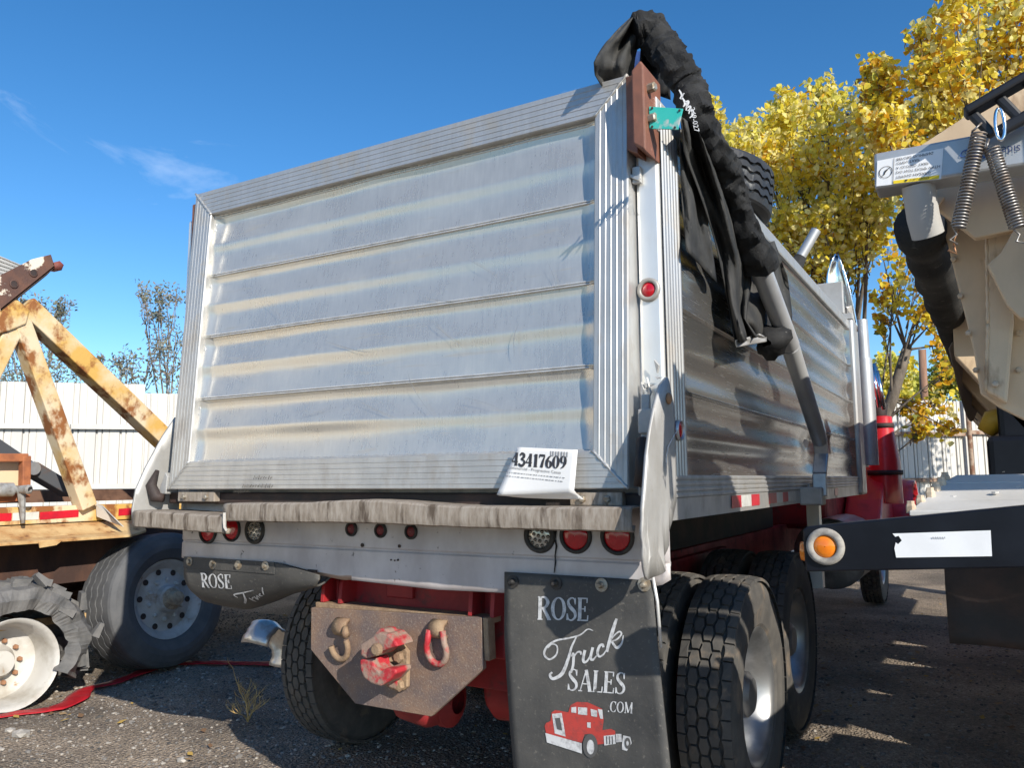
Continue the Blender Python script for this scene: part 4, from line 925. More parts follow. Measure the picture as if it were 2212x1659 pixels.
# tarp arm --------------------------------------------------------------------
XA = 2.50
pv, jt, kk_, sl_ = Q(1772, 1072, 0, XA), Q(1771, 952, 0, XA), Q(1706, 745, 0, XA), Q(1635, 560, 0, XA)
m = MB(); m.tube([jt, kk_-(kk_-jt)*.02], [.042, .045], 20); m.tube([kk_, kk_.lerp(sl_, .5), sl_, sl_.lerp(Q(1590, 440, 0, XA), .25)], .047, 20)
arm = m.build('tarp_arm', TUBE, truck, smooth=True, auto=40)
m = MB(); q = [jt+Vector((0, 0, .03)), jt.lerp(pv, .25)+Vector((0, .05, 0)), jt.lerp(pv, .6)+Vector((0, -.02, 0)), pv]
for a, b_ in zip(q[:-1], q[1:]): m.bar(a, b_, .03, .075, (1, 0, 0), h1=.075)
m.build('arm_bracket', GALV, arm, bevel=.006)
m = MB(); m.box(XS, XA+.02, pv.y-.06, pv.y+.06, pv.z-.05, pv.z+.05); m.build('arm_pivot', FIN, arm, bevel=.01)
m = MB(); m.prism([(XS+.02, pv.y+.08, 1.33), (XS+.02, pv.y+.30, 1.36), (XS+.03, pv.y+.28, 1.45), (XS+.02, pv.y+.1, 1.44)], (.01, 0, 0)); m.build('torn_bracket', FIN, arm)
a0, a1 = AT(1712, 585, 6.5), AT(1763, 497, 6.5); m = MB(); m.tube([a0, a0.lerp(a1, .5), a1], [.038, .040, .040], 14); fa = m.build('tarp_arm_end', GALVL, truck, smooth=True, auto=40)
m = MB(); m.tube([Vector((a0.x-.1, a0.y-.1, 2.74)), a0.lerp(Vector((a0.x-.1, a0.y-.1, 2.74)), .4), a0, a0.lerp(a1, .35)], [.12, .09, .065, .045], 12, True, lambda q, i, k: .012*nz3(q, 9)); m.build('arm_wrap', TARP, fa, smooth=True)

# ------------------------------------------------------------------ torn tarp hung over the arm
tarp = thing('torn_tarp', 'torn black tarp bunched over the arm and hanging down the dump box side', 'tarp', (2.45, .3, 2.8))
path = [(1640, 562, 2.50), (1605, 480, 2.50), (1588, 420, 2.50), (1566, 365, 2.50), (1540, 318, 2.50), (1512, 268, 2.49), (1497, 225, 2.48), (1478, 180, 2.45), (1452, 135, 2.42), (1432, 104, 2.38), (1412, 76, 2.34), (1390, 64, 2.31), (1370, 68, 2.28)]
pp = [Q(a, b, 0, x) for a, b, x in path]
sm = []
for i in range(len(pp)-1):
    for k in range(11):
        t = k/11; a, b, c, d = pp[max(0, i-1)], pp[i], pp[i+1], pp[min(len(pp)-1, i+2)]
        sm.append(.5*((2*b)+(c-a)*t+(2*a-5*b+4*c-d)*t*t+(3*b-3*c+d-a)*t**3))
sm.append(pp[-1]); rad = [.062+.012*nz3(p, 5)+.010*math.sin(i*.9)*max(0, nz3(p, 3)) for i, p in enumerate(sm)]
for i_ in range(6): rad[i_] = .088-.003*i_
def crease(q, i, k):
    a = abs(nz3((q.x*1.2, q.y*2.2, q.z*2.2), 9, 2)); b = abs(nz3((q.x, q.y*1.5+i*.02, q.z*1.5), 17, 7))
    return .020*nz3(q, 6)+.030*(.22-a)+.016*(.2-b)+.004*nz3(q, 45)
m = MB(); m.tube(sm, [r_*.92 for r_ in rad], 40, True, crease)
m.build('sleeve', TARP, tarp, smooth=True, auto=20)
def sheet(L, Rr, n=16, mm=14, x=2.5, amp=.03, seed=0, xr=None):
    """cloth between two hanging edges given in the photo, folded in and out of the plane"""
    def samp(pl, t):
        s = t*(len(pl)-1); i = min(int(s), len(pl)-2); f = s-i; return [pl[i][k]*(1-f)+pl[i+1][k]*f for k in range(3)]
    P = []
    for i in range(n+1):
        a, b = samp(L, i/n), samp(Rr, i/n); row = []
        for j in range(mm+1):
            t = j/mm; px, py, xx = (a[k]*(1-t)+b[k]*t for k in range(3))
            q = Q(px, py, 0, xx+amp*math.sin(t*9+i*.25+seed)*.6+amp*nz3((t*3, i*.16, seed), 1.4)); row.append(q)
        P.append(row)
    mm_ = MB(); mm_.grid(P); return mm_
sheet([(1470, 250, 2.46), (1478, 330, 2.45), (1512, 420, 2.45), (1545, 520, 2.45), (1570, 640, 2.46), (1588, 742, 2.47)], [(1520, 290, 2.46), (1565, 395, 2.46), (1598, 500, 2.47), (1625, 600, 2.46), (1610, 690, 2.46), (1636, 728, 2.47)], seed=1, amp=.05).build('hanging_sheet', TARPG, tarp, smooth=True, solid=.004)
sheet([(1600, 545, 2.43), (1598, 610, 2.43), (1592, 690, 2.43), (1612, 730, 2.43)], [(1672, 520, 2.43), (1702, 600, 2.43), (1712, 690, 2.43), (1690, 745, 2.43)], seed=2, amp=.03).build('hanging_sheet', TARPG, tarp, smooth=True, solid=.004)
sheet([(1468, 300, 2.425), (1472, 420, 2.425), (1482, 540, 2.425)], [(1505, 360, 2.425), (1530, 480, 2.425), (1548, 610, 2.425)], seed=3, amp=.02).build('hanging_sheet', TARPG, tarp, smooth=True, solid=.004)
sheet([(1590, 735, 2.47), (1589, 742, 2.47), (1592, 750, 2.47)], [(1640, 722, 2.47), (1655, 728, 2.47), (1655, 738, 2.47)], n=6, seed=4, amp=.012).build('hem', FIN, tarp, smooth=True, solid=.006)
m = MB(); c_ = Q(1668, 735, 0, 2.46); m.lathe([(-.09, .02), (-.07, .06), (0, .085), (.06, .07), (.08, .02)], c_, (.1, 1, .25), 16, rf=lambda h, r, g: r*(1+.25*math.sin(g*3+h*20))); m.build('bunched_cloth', TARP, tarp, smooth=True)
# hood over the elbow
Lh = [(1370, 30, 2.27), (1335, 62, 2.24), (1305, 95, 2.22), (1283, 130, 2.20), (1285, 160, 2.19), (1300, 185, 2.19)]
Rh = [(1376, 30, 2.29), (1382, 60, 2.28), (1380, 92, 2.27), (1372, 120, 2.26), (1368, 155, 2.25), (1372, 190, 2.25)]
sheet(Lh, Rh, seed=5, amp=.035).build('hood_sheet', TARPG, tarp, smooth=True, solid=.004)
sheet([(1374, 32, 2.28), (1386, 70, 2.27), (1384, 120, 2.26), (1376, 190, 2.25)], [(1400, 45, 2.32), (1432, 100, 2.34), (1446, 150, 2.34), (1448, 215, 2.34)], seed=6, amp=.02).build('hood_sheet', TARP, tarp, smooth=True, solid=.004)
sheet([(1308, 165, 2.10), (1335, 130, 2.10), (1350, 110, 2.10)], [(1330, 195, 2.08), (1395, 170, 2.08), (1400, 110, 2.08)], seed=7, amp=.03).build('lining', BLUE, tarp, smooth=True, solid=.004)
# print on the sleeve: white flowing wordmark and phone number
def onsl(px, py): return Q(px, py, 0, 2.59)
m = MB()
for a in ([(1467, 193), (1473, 205), (1470, 213), (1478, 200)], [(1474, 210), (1480, 222), (1476, 230)], [(1479, 220), (1487, 218), (1484, 228), (1482, 238)], [(1482, 232), (1491, 230), (1488, 245)], [(1485, 238), (1494, 236), (1497, 246), (1490, 254)]):
    q = bez(a, 12); m.ribbon(q, taper(len(q), 2.5, 5.5, 2), onsl)
a_ = (Vector((1490, 222)), Vector((1501, 268)))
m2 = textmesh('249-027', lambda x, y: onsl(1490+x*.20+y*.95, 232+x*1.0-y*.18), 16)
m.add(m2.v, m2.f); m.build('sleeve_print', WHITEP, tarp)

# ------------------------------------------------------------------ spare tyre resting on the box rim
tc_ = Vector((1.97, 1.59, 2.985)); axd = Vector((.12, .02, .99)).normalized()
mw = Matrix.Translation(tc_) @ axd.to_track_quat('X', 'Z').to_matrix().to_4x4()
tag(tyre_rib(.50, .27, .28).build('loose_tyre', M('black_tyre', (.022, .022, .024), .5, 0, (.05, .05, .05), 8, (1, 1, 1), .45, .7, .65, .1, 60, (1, 1, 1), (.22, .22, .21), 9, .62, .74), smooth=False, mw=mw), 'loose black tyre lying tilted on the rim of the dump box behind the tarp', 'tyre')

# ------------------------------------------------------------------ paper tag on the ledge
def pap(s, t):
    """s across, t down (0..1.35)"""
    a, b, c, d = (1118, 966), (1248, 972), (1240, 1062), (1072, 1071)
    px = (a[0]*(1-s)+b[0]*s)*(1-t)+(d[0]*(1-s)+c[0]*s)*t; py = (a[1]*(1-s)+b[1]*s)*(1-t)+(d[1]*(1-s)+c[1]*s)*t
    return px, py
def papP(s, t, dy=0):
    if t <= 1: px, py = pap(s, t); return Q(px, py, 1, -.028-.03*t+.012*math.sin(s*3)*t+dy)
    px, py = pap(s, 1); e = (t-1)/.3; b = Q(px, py, 1, -.058+.012*math.sin(s*3)+dy); return b+Vector((.02*e, .055*e*(2-e)*.6, -.030*e*(1.2-.3*e)*(s**.6)))
m = MB(); m.grid([[papP(i/12, j/16*1.3) for i in range(13)] for j in range(17)])
paper = tag(m.build('paper_tag', PAPER, smooth=True, solid=.0006), 'white printed paper number tag propped on the ledge under the tailgate', 'paper')
inv = {}
def onpap(px, py):
    # invert the bilinear placing by a few Newton-free steps
    s, t = .5, .5
    for _ in range(14):
        qx, qy = pap(s, t); s += (px-qx)/(150); t += (py-qy)/98
    return papP(s, t, -.0025)
m = MB(); word(m, '43417609', 1104, 1005, 28, onpap, .92, 1.15, -.075); m.build('number_print', INK, paper)
m = MB()
for i, x in enumerate(range(1190, 1230, 2)):
    if i % 3 != 1: m.ribbon([(x, 974+.06*(x-1190)), (x-.7, 986+.06*(x-1190))], 1.0 if i % 4 else 1.7, onpap)
m2 = textmesh('Commercial - Progressive Casua', lambda x, y: onpap(1096+x*.97-y*.0, 1012+.10*x-y), 9.0); m.add(m2.v, m2.f)
sc = random.Random(8)
for y0, x0, x1 in ((1020, 1094, 1222), (1028, 1092, 1212)):
    x = x0
    while x < x1:
        l = sc.uniform(2, 7); m.ribbon([(x, y0+.10*(x-x0)), (x+l, y0+.10*(x+l-x0))], 1.5, onpap); x += l+sc.uniform(1.2, 3)
m.build('small_print', M('grey_ink', (.22, .22, .23), .7), paper)

# ------------------------------------------------------------------ left: rusty yellow equipment trailer
lt = thing('equipment_trailer', 'rusty yellow equipment trailer with tall A-frame legs and bare wheels', 'trailer', (-3.4, 1.5, 0))
XT = -2.75
def LP(px, py, x=XT): return Q(px, py, 0, x)
def beam(par, name, p0, p1, wd, dp, mt, x=XT, thick=None):
    mm_ = MB(); mm_.bar(LP(*p0, x), LP(*p1, x), dp, wd, (1, 0, 0)); return mm_.build(name, mt, par, bevel=.008)
m = MB(); zt_, zb_ = LP(100, 1094).z, LP(100, 1131).z
m.box(XT-.10, XT, -2.2, 6.0, zb_, zt_); side = m.build('side_rail', YRUST, lt, bevel=.006)
zs_ = Q(0, 1174, 0, -2.42).z
m = MB(); m.prism([(XT+.005, -2.2, zb_-.005), (-2.42, -2.2, zs_), (-2.42, 1.50, zs_), (-2.56, 1.72, zs_+.02), (XT+.005, 1.80, zb_-.005)], (0, 0, -.02)); m.build('fender_shelf', YDECK, lt, bevel=.003)
m = MB(); m.box(XT-.08, XT-.03, -2.2, 5.5, .72, zb_-.03); m.box(XT-.9, XT-.86, -2.2, 5.5, .72, zb_-.03); m.build('frame_web', DRUST, lt, bevel=.004)
m = MB(); m.box(XT-1.9, XT-.05, -2.2, 6, zt_-.12, zt_-.06); m.build('deck', DRUST, lt)
m = MB(); m.box(XT-1.1, XT-1.05, -2.2, 5.5, .22, .75); m.build('dark_void_sheet', DRUST, lt)  # dark sheet added to stand in for the dark void under the trailer
m = MB(); m.bar((XT-1.0, -1.2, zt_+.06), (XT-1.0, 5.6, zt_+.06), .2, .10); m.build('deck_beam', M('brown_beam', (.17, .09, .055), .8, 0, (.10, .05, .03), 8), lt)
for k, (pa, pb, mt) in enumerate((((-30, 1119), (25, 1117), TAPER), ((27, 1117), (84, 1114), TAPEW), ((86, 1115), (170, 1109), TAPER), ((256, 1107), (286, 1105), TAPER))):
    m = MB(); a, b_ = LP(*pa, XT+.004), LP(*pb, XT+.004); h = .028
    m.add([a+Vector((0, 0, -h)), b_+Vector((0, 0, -h)), b_+Vector((0, 0, h)), a+Vector((0, 0, h))], [(0, 1, 2, 3)]); m.build('reflective_tape', mt, side)
beam(lt, 'frame_leg', (48, 660), (380, 975), .15, .15, YRUST)
beam(lt, 'frame_leg', (38, 690), (185, 1096), .125, .125, YRUST, XT+.01)
beam(lt, 'frame_leg', (34, 690), (-60, 880), .12, .12, YRUST, XT+.005)
m = MB(); m.prism([LP(-40, 640, XT+.09), LP(40, 648, XT+.09), LP(66, 668, XT+.09), LP(58, 700, XT+.09), LP(20, 715, XT+.09), LP(-40, 730, XT+.09)], (-.2, 0, 0)); m.build('apex_gusset', YRUST, lt, bevel=.012)
# drilled channel leaning off the apex
c0, c1 = LP(-20, 642, XT+.10), LP(112, 566, XT+.10); d_ = (c1-c0).normalized(); up_ = Vector((1, 0, 0)).cross(d_).normalized()
if up_.z < 0: up_ = -up_
m = MB(); m.prism([c0-up_*.11, c1-up_*.04, c1+d_*.03+up_*.05, c1-d_*.12+up_*.085, c0+up_*.10], (-.012, 0, 0)); m.prism([c0-up_*.11, c1-up_*.04, c1-up_*.09+Vector((-.16, 0, 0)), c0-up_*.16+Vector((-.16, 0, 0))], tuple(up_*.012)); ch = m.build('drilled_channel', BRUST, lt, bevel=.002)
for t in (.36, .68):
    c_ = c0.lerp(c1, t)+Vector((.001, 0, 0)); m = MB(); m.lathe([(0, .032), (.006, .031), (.006, .024)], c_, (1, 0, 0), 20, cap0=True); m.build('hole_ring', BRUST, ch, smooth=True); m = MB(); m.disc(c_+Vector((.002, 0, 0)), (1, 0, 0), .024, 16, .002); m.build('hole', DARK, ch)
m = MB(); m.prism([c1-up_*.06, c1+d_*.03-up_*.085, c1+d_*.07-up_*.06, c1+d_*.06-up_*.02, c1-up_*.01], (-.10, 0, 0)); m.build('channel_tip', M('red_primer', (.28, .07, .05), .7, 0, (.16, .05, .04), 20), ch, smooth=True)
# ribbed grey awning sheet behind the channel
rows = []
for i in range(25):
    t = i/24; row = []
    for j in range(2):
        s = j; a = Vector((-5.6+1.9*s, -1.0+3.0*s, 0)); row.append((-4.4+1.2*s, -.6+1.62*s, 3.52-.42*s+(t-.5)*(.9-.72*s)+.012*math.sin(t*PI*16)))
    rows.append(row)
m = MB(); m.grid(rows); m.build('awning_sheet', GREYM, lt, smooth=True, solid=.006)
m = MB(); m.bar((-4.4, -.5, zt_), (-4.4, -.5, 3.5), .08, .08); m.bar((-3.6, 1.0, zt_), (-3.6, 1.0, 3.0), .08, .08); m.build('awning_post', YRUST, lt)
# dark strut and rusty box with valve
st_ = beam(lt, 'strut', (62, 1010), (150, 1062), .15, .10, M('grey_strut', (.075, .08, .09), .6, 0, (.13, .065, .035), 6, (1, 1, 1), .52, .66), XT-.25)
beam(lt, 'strut', (-20, 960), (70, 1020), .13, .10, M('grey_strut_dark', (.06, .065, .075), .6), XT-.26)
m = MB(); m.lathe([(-.05, .05), (.05, .05)], LP(66, 1012, XT-.18), (1, 0, 0), 16, cap0=True, cap1=True); m.build('strut_pin', GALV, st_, smooth=True, auto=40)
beam(lt, 'box_frame', (-20, 989), (58, 989), .055, .06, M('orange_rust', (.38, .13, .05), .75, 0, (.24, .08, .035), 12), XT+.03); fr = beam(lt, 'box_frame', (54, 985), (52, 1075), .065, .06, bpy.data.materials['orange_rust'], XT+.03)
beam(lt, 'box_frame', (-20, 1078), (40, 1074), .05, .06, bpy.data.materials['orange_rust'], XT+.03)
m = MB(); m.prism([LP(-10, 995, XT-.05), LP(48, 995, XT-.05), LP(46, 1072, XT-.05), LP(-10, 1074, XT-.05)], (-.01, 0, 0)); m.build('box_panel', CREAM, lt)
m = MB(); a = LP(20, 1058, XT+.10); m.lathe([(-.1, .03), (-.08, .05), (.02, .05), (.03, .03), (.08, .028)], a, (0, 1, 0), 12); m.lathe([(0, .03), (.06, .034), (.07, .02)], a+Vector((.05, .06, 0)), (1, .3, 0), 12); m.tube([LP(46, 1060, XT+.13), LP(48, 1090, XT+.13), LP(50, 1130, XT+.13)], [.03, .022, .012], 8); m.build('air_valve', M('valve_grey', (.36, .36, .35), .6, .3, (.2, .18, .16), 20), lt, smooth=True, auto=40)
m = MB(); m.prism([LP(210, 1090, XT+.02), LP(222, 1092, XT+.02), LP(248, 1118, XT+.28), LP(268, 1138, XT+.30), LP(212, 1116, XT+.04)], (0, -.012, 0)); m.build('shelf_brace', M('pale_brace', (.5, .46, .40), .6), lt)
m = MB(); m.tube([(XT+.1, -1.5, .72), (XT+.1, .2, .73), (XT+.08, .35, .80)], .008, 6); m.build('air_line', M('pale_line', (.5, .4, .3), .6), lt, smooth=True)
m = MB(); m.prism([Q(84, 1172, 0, -2.41), Q(135, 1168, 0, -2.41), Q(122, 1178, 0, -2.41), Q(86, 1184, 0, -2.41)], (-.006, 0, 0)); m.build('torn_lip', YDECK, lt)
m = MB(); m.bar((XT+.05, -.8, .52), (XT+.25, 1.2, .50), .05, .05); m.build('axle_stay', YDECK, lt)
for y in (.62, 1.93): m = MB(); m.tube([(XT-1.7, y, .42 if y < 1 else .50), (-2.75, y, .36 if y < 1 else .50)], .06, 12); m.build('axle', DRUST, lt, smooth=True)
# unseen ribbed cream panel added beyond the left edge for the tailgate's cream reflections
m = MB(); m.box(XT-.20, XT-.15, -5.2, -.35, zt_+.005, 2.75); m.box(XT+.02, XT+.06, -5.2, -2.4, .42, zb_-.01); hs_ = m.build('hopper_side', PCREAM, lt)
for y in np.arange(-5.0, -.4, .8): m = MB(); m.box(XT-.15, XT-.09, y, y+.09, zt_+.005, 2.72); m.build('side_rib', PCREAM, hs_, bevel=.005)
m = MB(); m.box(XT-.22, XT-.08, -5.2, -.35, 2.75, 2.85); m.build('top_rail', YRUST, hs_, bevel=.01)
m = MB(); m.box(XT-.10, XT, -7.5, -2.2, zb_, zt_); m.build('side_rail', YRUST, lt, bevel=.006)
# super single wheel, disc facing the truck
wl, mw = wheel(lt, (-2.60, 1.86, .525), 1, tyre_rib(.535, .44, .305), rim(.305, .06, wide=.17), RIMG, RUBL, spin=.2, lean=R(-7))
ex2 = dict(ri=.305, dish=.06, wide=.17, mw=mw)
rim_extras(wl, **ex2, mt=RIMG)
m = MB(); m.lathe([(0, .09), (.06, .085), (.07, .06), (.13, .055), (.14, .001)], (.16, 0, 0), (1, 0, 0), 20); m.build('hub', M('tan_hub', (.38, .31, .22), .7, 0, (.22, .17, .12), 20), wl, smooth=True, auto=40, mw=mw)
# burst wheel: bare dished rim on the ground, shredded carcass hanging above it
mw = Matrix.Translation((-2.42, .60, .285)) @ Matrix.Rotation(R(-4), 4, 'Y') @ Matrix.Rotation(R(-6), 4, 'Z')
m = MB(); m.lathe([(-.16, .275), (-.165, .295), (-.14, .27), (.05, .26), (.13, .272), (.15, .295), (.158, .290), (.15, .278), (.13, .262), (.03, .25), (-.08, .235), (-.11, .20), (-.115, .12), (-.08, .10), (-.02, .08), (-.015, .001)], (0, 0, 0), (1, 0, 0), 48)
bw = m.build('wheel', RIMW, lt, smooth=True, auto=40, mw=mw)
rim_extras(bw, ri=.285, dish=.268, wide=.15, mw=mw, mt=M('rust_nut', (.30, .15, .08), .8))
m = MB()
def shred(h, r, g): return r*(1+.10*noise.noise(Vector((math.cos(g)*3, math.sin(g)*3, h*9)))+.05*noise.noise(Vector((math.cos(g)*9, math.sin(g)*9, h*20))))
P = []
for i in range(61):
    g = R(-120+230*i/60); row = []
    for j, (a, r_) in enumerate(((-.22, .30), (-.24, .40), (-.20, .50), (-.08, .53), (.06, .52), (.16, .47+.0), (.20, .40), (.17, .32))):
        r2 = shred(a, r_, g)-.03*max(0, abs(g)-1.2); a2 = a+.05*noise.noise(Vector((g*4, j*.7, 2)))
        row.append((a2, -r2*math.sin(g), r2*math.cos(g)*.9+.05))
    P.append(row)
m.grid(P)
for k in range(60):
    g = R(random.uniform(-115, 118)); a = random.uniform(-.17, .19); r_ = .50+random.uniform(-.08, .05); s = random.uniform(.05, .12)
    c_ = Vector((a, -r_*math.sin(g), r_*math.cos(g)*.9+.05)); tdir = Vector((0, -math.cos(g), -math.sin(g))); nd = Vector((.3*random.uniform(-1, 1), -math.sin(g), math.cos(g)))
    m.bar(c_-tdir*s*.6, c_+tdir*s*.6+nd*random.uniform(-.05, .06), s, .045, nd, w1=s*random.uniform(.3, 1), h1=.02)
m.build('shredded_tyre', M('torn_rubber', (.15, .145, .14), .8, 0, (.09, .09, .09), 9, (1, 1, 1), .4, .65, .9, .3, 30), bw, smooth=False, mw=mw, solid=.012)

# ------------------------------------------------------------------ red tape on the ground, dry weed
cl = [Q(a, b, 2, 0) for a, b in ((-40, 1556), (0, 1550), (60, 1541), (120, 1532), (160, 1515), (175, 1500), (195, 1488), (240, 1478), (285, 1464), (330, 1447), (380, 1437), (430, 1434), (480, 1436), (545, 1435), (600, 1436))]
P = []; c2 = bez([(p.x, p.y) for p in cl], 70)
for i, (x, y) in enumerate(c2):
    t = Vector(c2[min(i+1, len(c2)-1)])-Vector(c2[max(0, i-1)]); t.normalize(); nrm = Vector((-t.y, t.x)); wd = .055+.025*nz3((x, y, 0), 5, 2)+(.02 if 20 < i < 40 else 0)
    P.append([(x+nrm.x*wd*s, y+nrm.y*wd*s, max(.006, gz(x, y)+.014)+(.014*abs(nz3((x, y, s), 9, 3)) if abs(s) < .9 else 0)+.016*max(0, nz3((x, y, 0), 3, 5))) for s in (-1, -.6, -.2, .2, .6, 1)])
m = MB(); m.grid(P); tag(m.build('red_tape', STRAP, smooth=True, solid=.002), 'long crumpled strip of red plastic tape trailing across the gravel past the wheels', 'tape')
cl = [Vector((-1.6, 3.6, 0)), Vector((-1.1, 3.75, 0)), Vector((-.75, 3.65, 0)), Vector((-.3, 3.9, 0))]
P = []; c2 = bez([(p.x, p.y) for p in cl], 24)
for i, (x, y) in enumerate(c2): P.append([(x+.02*s, y+.045*s, gz(x, y)+.02+.02*abs(nz3((x, y, s), 6, 1))) for s in (-1, -.3, .3, 1)])
m = MB(); m.grid(P); tag(m.build('red_tape', STRAP, smooth=True, solid=.002), 'short piece of red tape on the ground seen under the curled mud flap', 'tape')
wb = Q(535, 1560, 2, 0); m = MB(); rw = random.Random(11)
def twig(p, d, L, r_, lvl):
    pts = [p]; 
    for k in range(5):
        d = (d+Vector((rw.uniform(-.35, .35), rw.uniform(-.35, .35), rw.uniform(-.15, .25)))).normalized(); pts.append(pts[-1]+d*L/5)
    m.tube(pts, [r_*(1-.13*k) for k in range(6)], 4)
    if lvl:
        for k in range(5 if lvl == 2 else 4): twig(pts[rw.randint(1, 5)], (d+Vector((rw.uniform(-1, 1), rw.uniform(-1, 1), rw.uniform(-.3, .7)))).normalized(), L*.45, r_*.6, lvl-1)
for d in ((.3, .2, .6), (-.1, .1, .9), (.5, 0, .35), (-.3, .3, .8), (.1, -.3, .5)): twig(Vector((wb.x, wb.y, 0)), Vector(d).normalized(), .19, .0045, 2)
twig(Vector((wb.x, wb.y, .05)), Vector((-.45, .25, .85)).normalized(), .30, .0045, 1)
tag(m.build('dry_weed', STRAW), 'small dry straw coloured weed on the gravel left of the rear tyre', 'weed')

# ------------------------------------------------------------------ right: cream hopper trailer
rt = thing('hopper_trailer', 'cream hopper trailer with black bumper and galvanised tarp tube, cut off at right', 'trailer', (4.2, 3.0, 0))
YB = -.30
def RP(px, py, y=YB): return Q(px, py, 1, y)
bl_, tl_, tr_, br_ = RP(1740, 1236), RP(1733, 1146), RP(2212, 1092), RP(2212, 1227)
ex_ = (tr_-tl_)/(tr_.x-tl_.x); ex2_ = (br_-bl_)/(br_.x-bl_.x); tl2 = RP(1743, 1138)
m = MB(); m.prism([bl_, tl_, tl2, tr_, tr_+ex_*1.3, br_+ex2_*1.3, br_], (0, .05, 0)); bp_ = m.build('rear_bumper', BLACK, rt, bevel=.004)
lamp(bp_, RP(1783, 1181, YB-.001), (0, -1, 0), .029, .046, LENSA, gm=M('dusty_lamp_ring', (.36, .34, .30), .8, 0, (.22, .2, .18), 40), name='amber_light')
m = MB(); m.lathe([(0, .026), (.012, .024), (.016, .001)], Vector((bl_.x-.001, YB+.03, 1.285)), (-1, 0, 0), 16); m.build('side_marker', LENSA, bp_, smooth=True)
m = MB(); m.add([RP(x, y, YB-.003) for x, y in ((1928, 1153), (1934, 1160), (1941, 1158), (1948, 1168), (1940, 1176), (1935, 1172), (1932, 1185), (1936, 1205), (2143, 1202), (2140, 1146))], [tuple(range(10))]); m.build('white_reflector', TAPEC, bp_)
m = MB(); [m.ribbon([(2014+5*k, 1162), (2017+5*k, 1162)], 4, lambda a, b: RP(a, b, YB-.005)) for k in range(6)]; m.build('reflector_print', M('faint_print', (.45, .46, .48), .6), bp_)
# deck plates behind the bumper
def strip(a, b, ya, yb, name, mt):
    mm_ = MB(); p = [RP(*a[0], ya), RP(*a[1], ya), RP(*b[1], yb), RP(*b[0], yb)]; p[1] = p[1]+Vector((1.6, 0, 0)); p[2] = p[2]+Vector((1.6, 0, 0))
    mm_.prism(p, (0, 0, -.012)); return mm_.build(name, mt, rt, bevel=.002)
strip(((1964, 1104), (2212, 1080)), ((1990, 1083), (2212, 1058)), -.24, -.15, 'deck_plate', DECK)
strip(((1992, 1084), (2212, 1057)), ((2034, 1044), (2212, 1030)), -.14, -.01, 'deck_plate', DECK)
strip(((2034, 1043), (2212, 1029)), ((2066, 1026), (2212, 1012)), .0, .07, 'deck_plate', DECK)
for px, py, y in ((1968, 1100, -.22), (1989, 1087, -.15), (2010, 1070, -.10), (2022, 1058, -.06), (2034, 1047, -.02), (2042, 1036, .03)):
    p = RP(px, py, y); m = MB(); m.lathe([(-.01, .012), (.008, .012), (.014, .009), (.02, .009)], p, (0, 0, 1), 6, cap1=True); m.build('bolt', BOLTC, rt)
for px, py, y in ((2060, 1075, -.1), (2150, 1066, -.1), (2200, 1055, -.04)):
    p = RP(px, py, y); m = MB(); m.disc(p, (0, 0, 1), .008, 8, .004); m.build('rivet', DECK, rt)
# mud flap, wheels and frame beneath
m = MB(); p = RP(2040, 1236, .3); P = []
for i in range(13): P.append([(p.x+.62*j/12, .32+.02*math.sin(j*.9)+.01*nz3((i*.3, j*.3, 0), 1), 1.27-.29*i/12) for j in range(13)])
m.grid(P); m.build('mud_flap', DARK, rt, smooth=True, solid=.01)
m = MB(); m.box(3.75, 3.90, .35, 9, .95, 1.2); m.box(4.9, 5.05, -.1, 9, .95, 1.2); m.build('frame', BLACK, rt)
tw, _ = wheel(rt, (3.98, 1.35, .5), -1, tyre_rib(.5, .28, .28), rim(.28, .15, wide=.11), RIMW, RUB, spin=.4)
for x, y, f in ((5.2, 1.35, 1), (3.98, 2.6, -1), (5.2, 2.6, 1)): copy_part(tw, rt, Matrix.Translation((x, y, .5)) @ Matrix.Rotation(0 if f > 0 else PI, 4, 'Z'))
for y0, y1 in ((.35, .78), (.95, 1.6), (1.85, 2.6), (2.8, 3.7), (3.95, 4.6), (4.8, 6.4)):  # unseen boxes added to shade the ground, gaps leave sunlit stripes
    m = MB(); m.box(4.35, 4.95, y0, y1, .18, 1.15); m.build('shade_box', BLACK, rt, bevel=.02)
m = MB(); m.prism([(3.66, -.56, 1.92), (4.42, -.56, 1.96), (4.42, -.56, 2.75), (3.66, -.56, 2.62)], (0, .02, 0)); m.build('shade_panel', TARPG, rt)  # unseen plate added to keep the sun off the hopper corner
# hopper body
XH = 3.30
m = MB()
body = [(XH, 2.42), (XH+.04, 1.95), (XH+.42, 1.42), (XH+1.6, 1.42), (XH+1.98, 1.95), (XH+2.02, 2.42)]
m.prism([(x, .10, z) for x, z in body], (0, 7.2, 0)); m.v = [(a, b+(.45+.9*(2.42-c) if b < 1 else 0), c) for a, b, c in m.v]; hop = m.build('hopper', CREAM, rt, bevel=.01)
m = MB(); e = [RP(1962, 330, -.2), RP(2085, 250, -.2), RP(2150, 220, -.2), RP(2212, 180, -.2)]
m.prism([e[0], e[1], e[2], e[3], e[3]+Vector((.9, 0, .1)), Vector((4.9, -.2, 2.12)), Vector((XH+.45, -.2, 2.10)), Vector((XH+.02, -.2, 2.06)), RP(1985, 420, -.2)], (0, .03, 0)); m.build('end_plate', CREAM, rt, bevel=.004)
for y in (1.0, 1.9, 2.8, 3.7, 4.6):
    m = MB(); m.prism([(XH-.06, y, 2.36), (XH-.07, y, 1.93), (XH+.30, y, 1.40), (XH+.40, y, 1.45), (XH+.06, y, 1.98), (XH+.02, y, 2.36)], (0, .12, 0)); m.build('side_rib', CREAM, hop, bevel=.006)
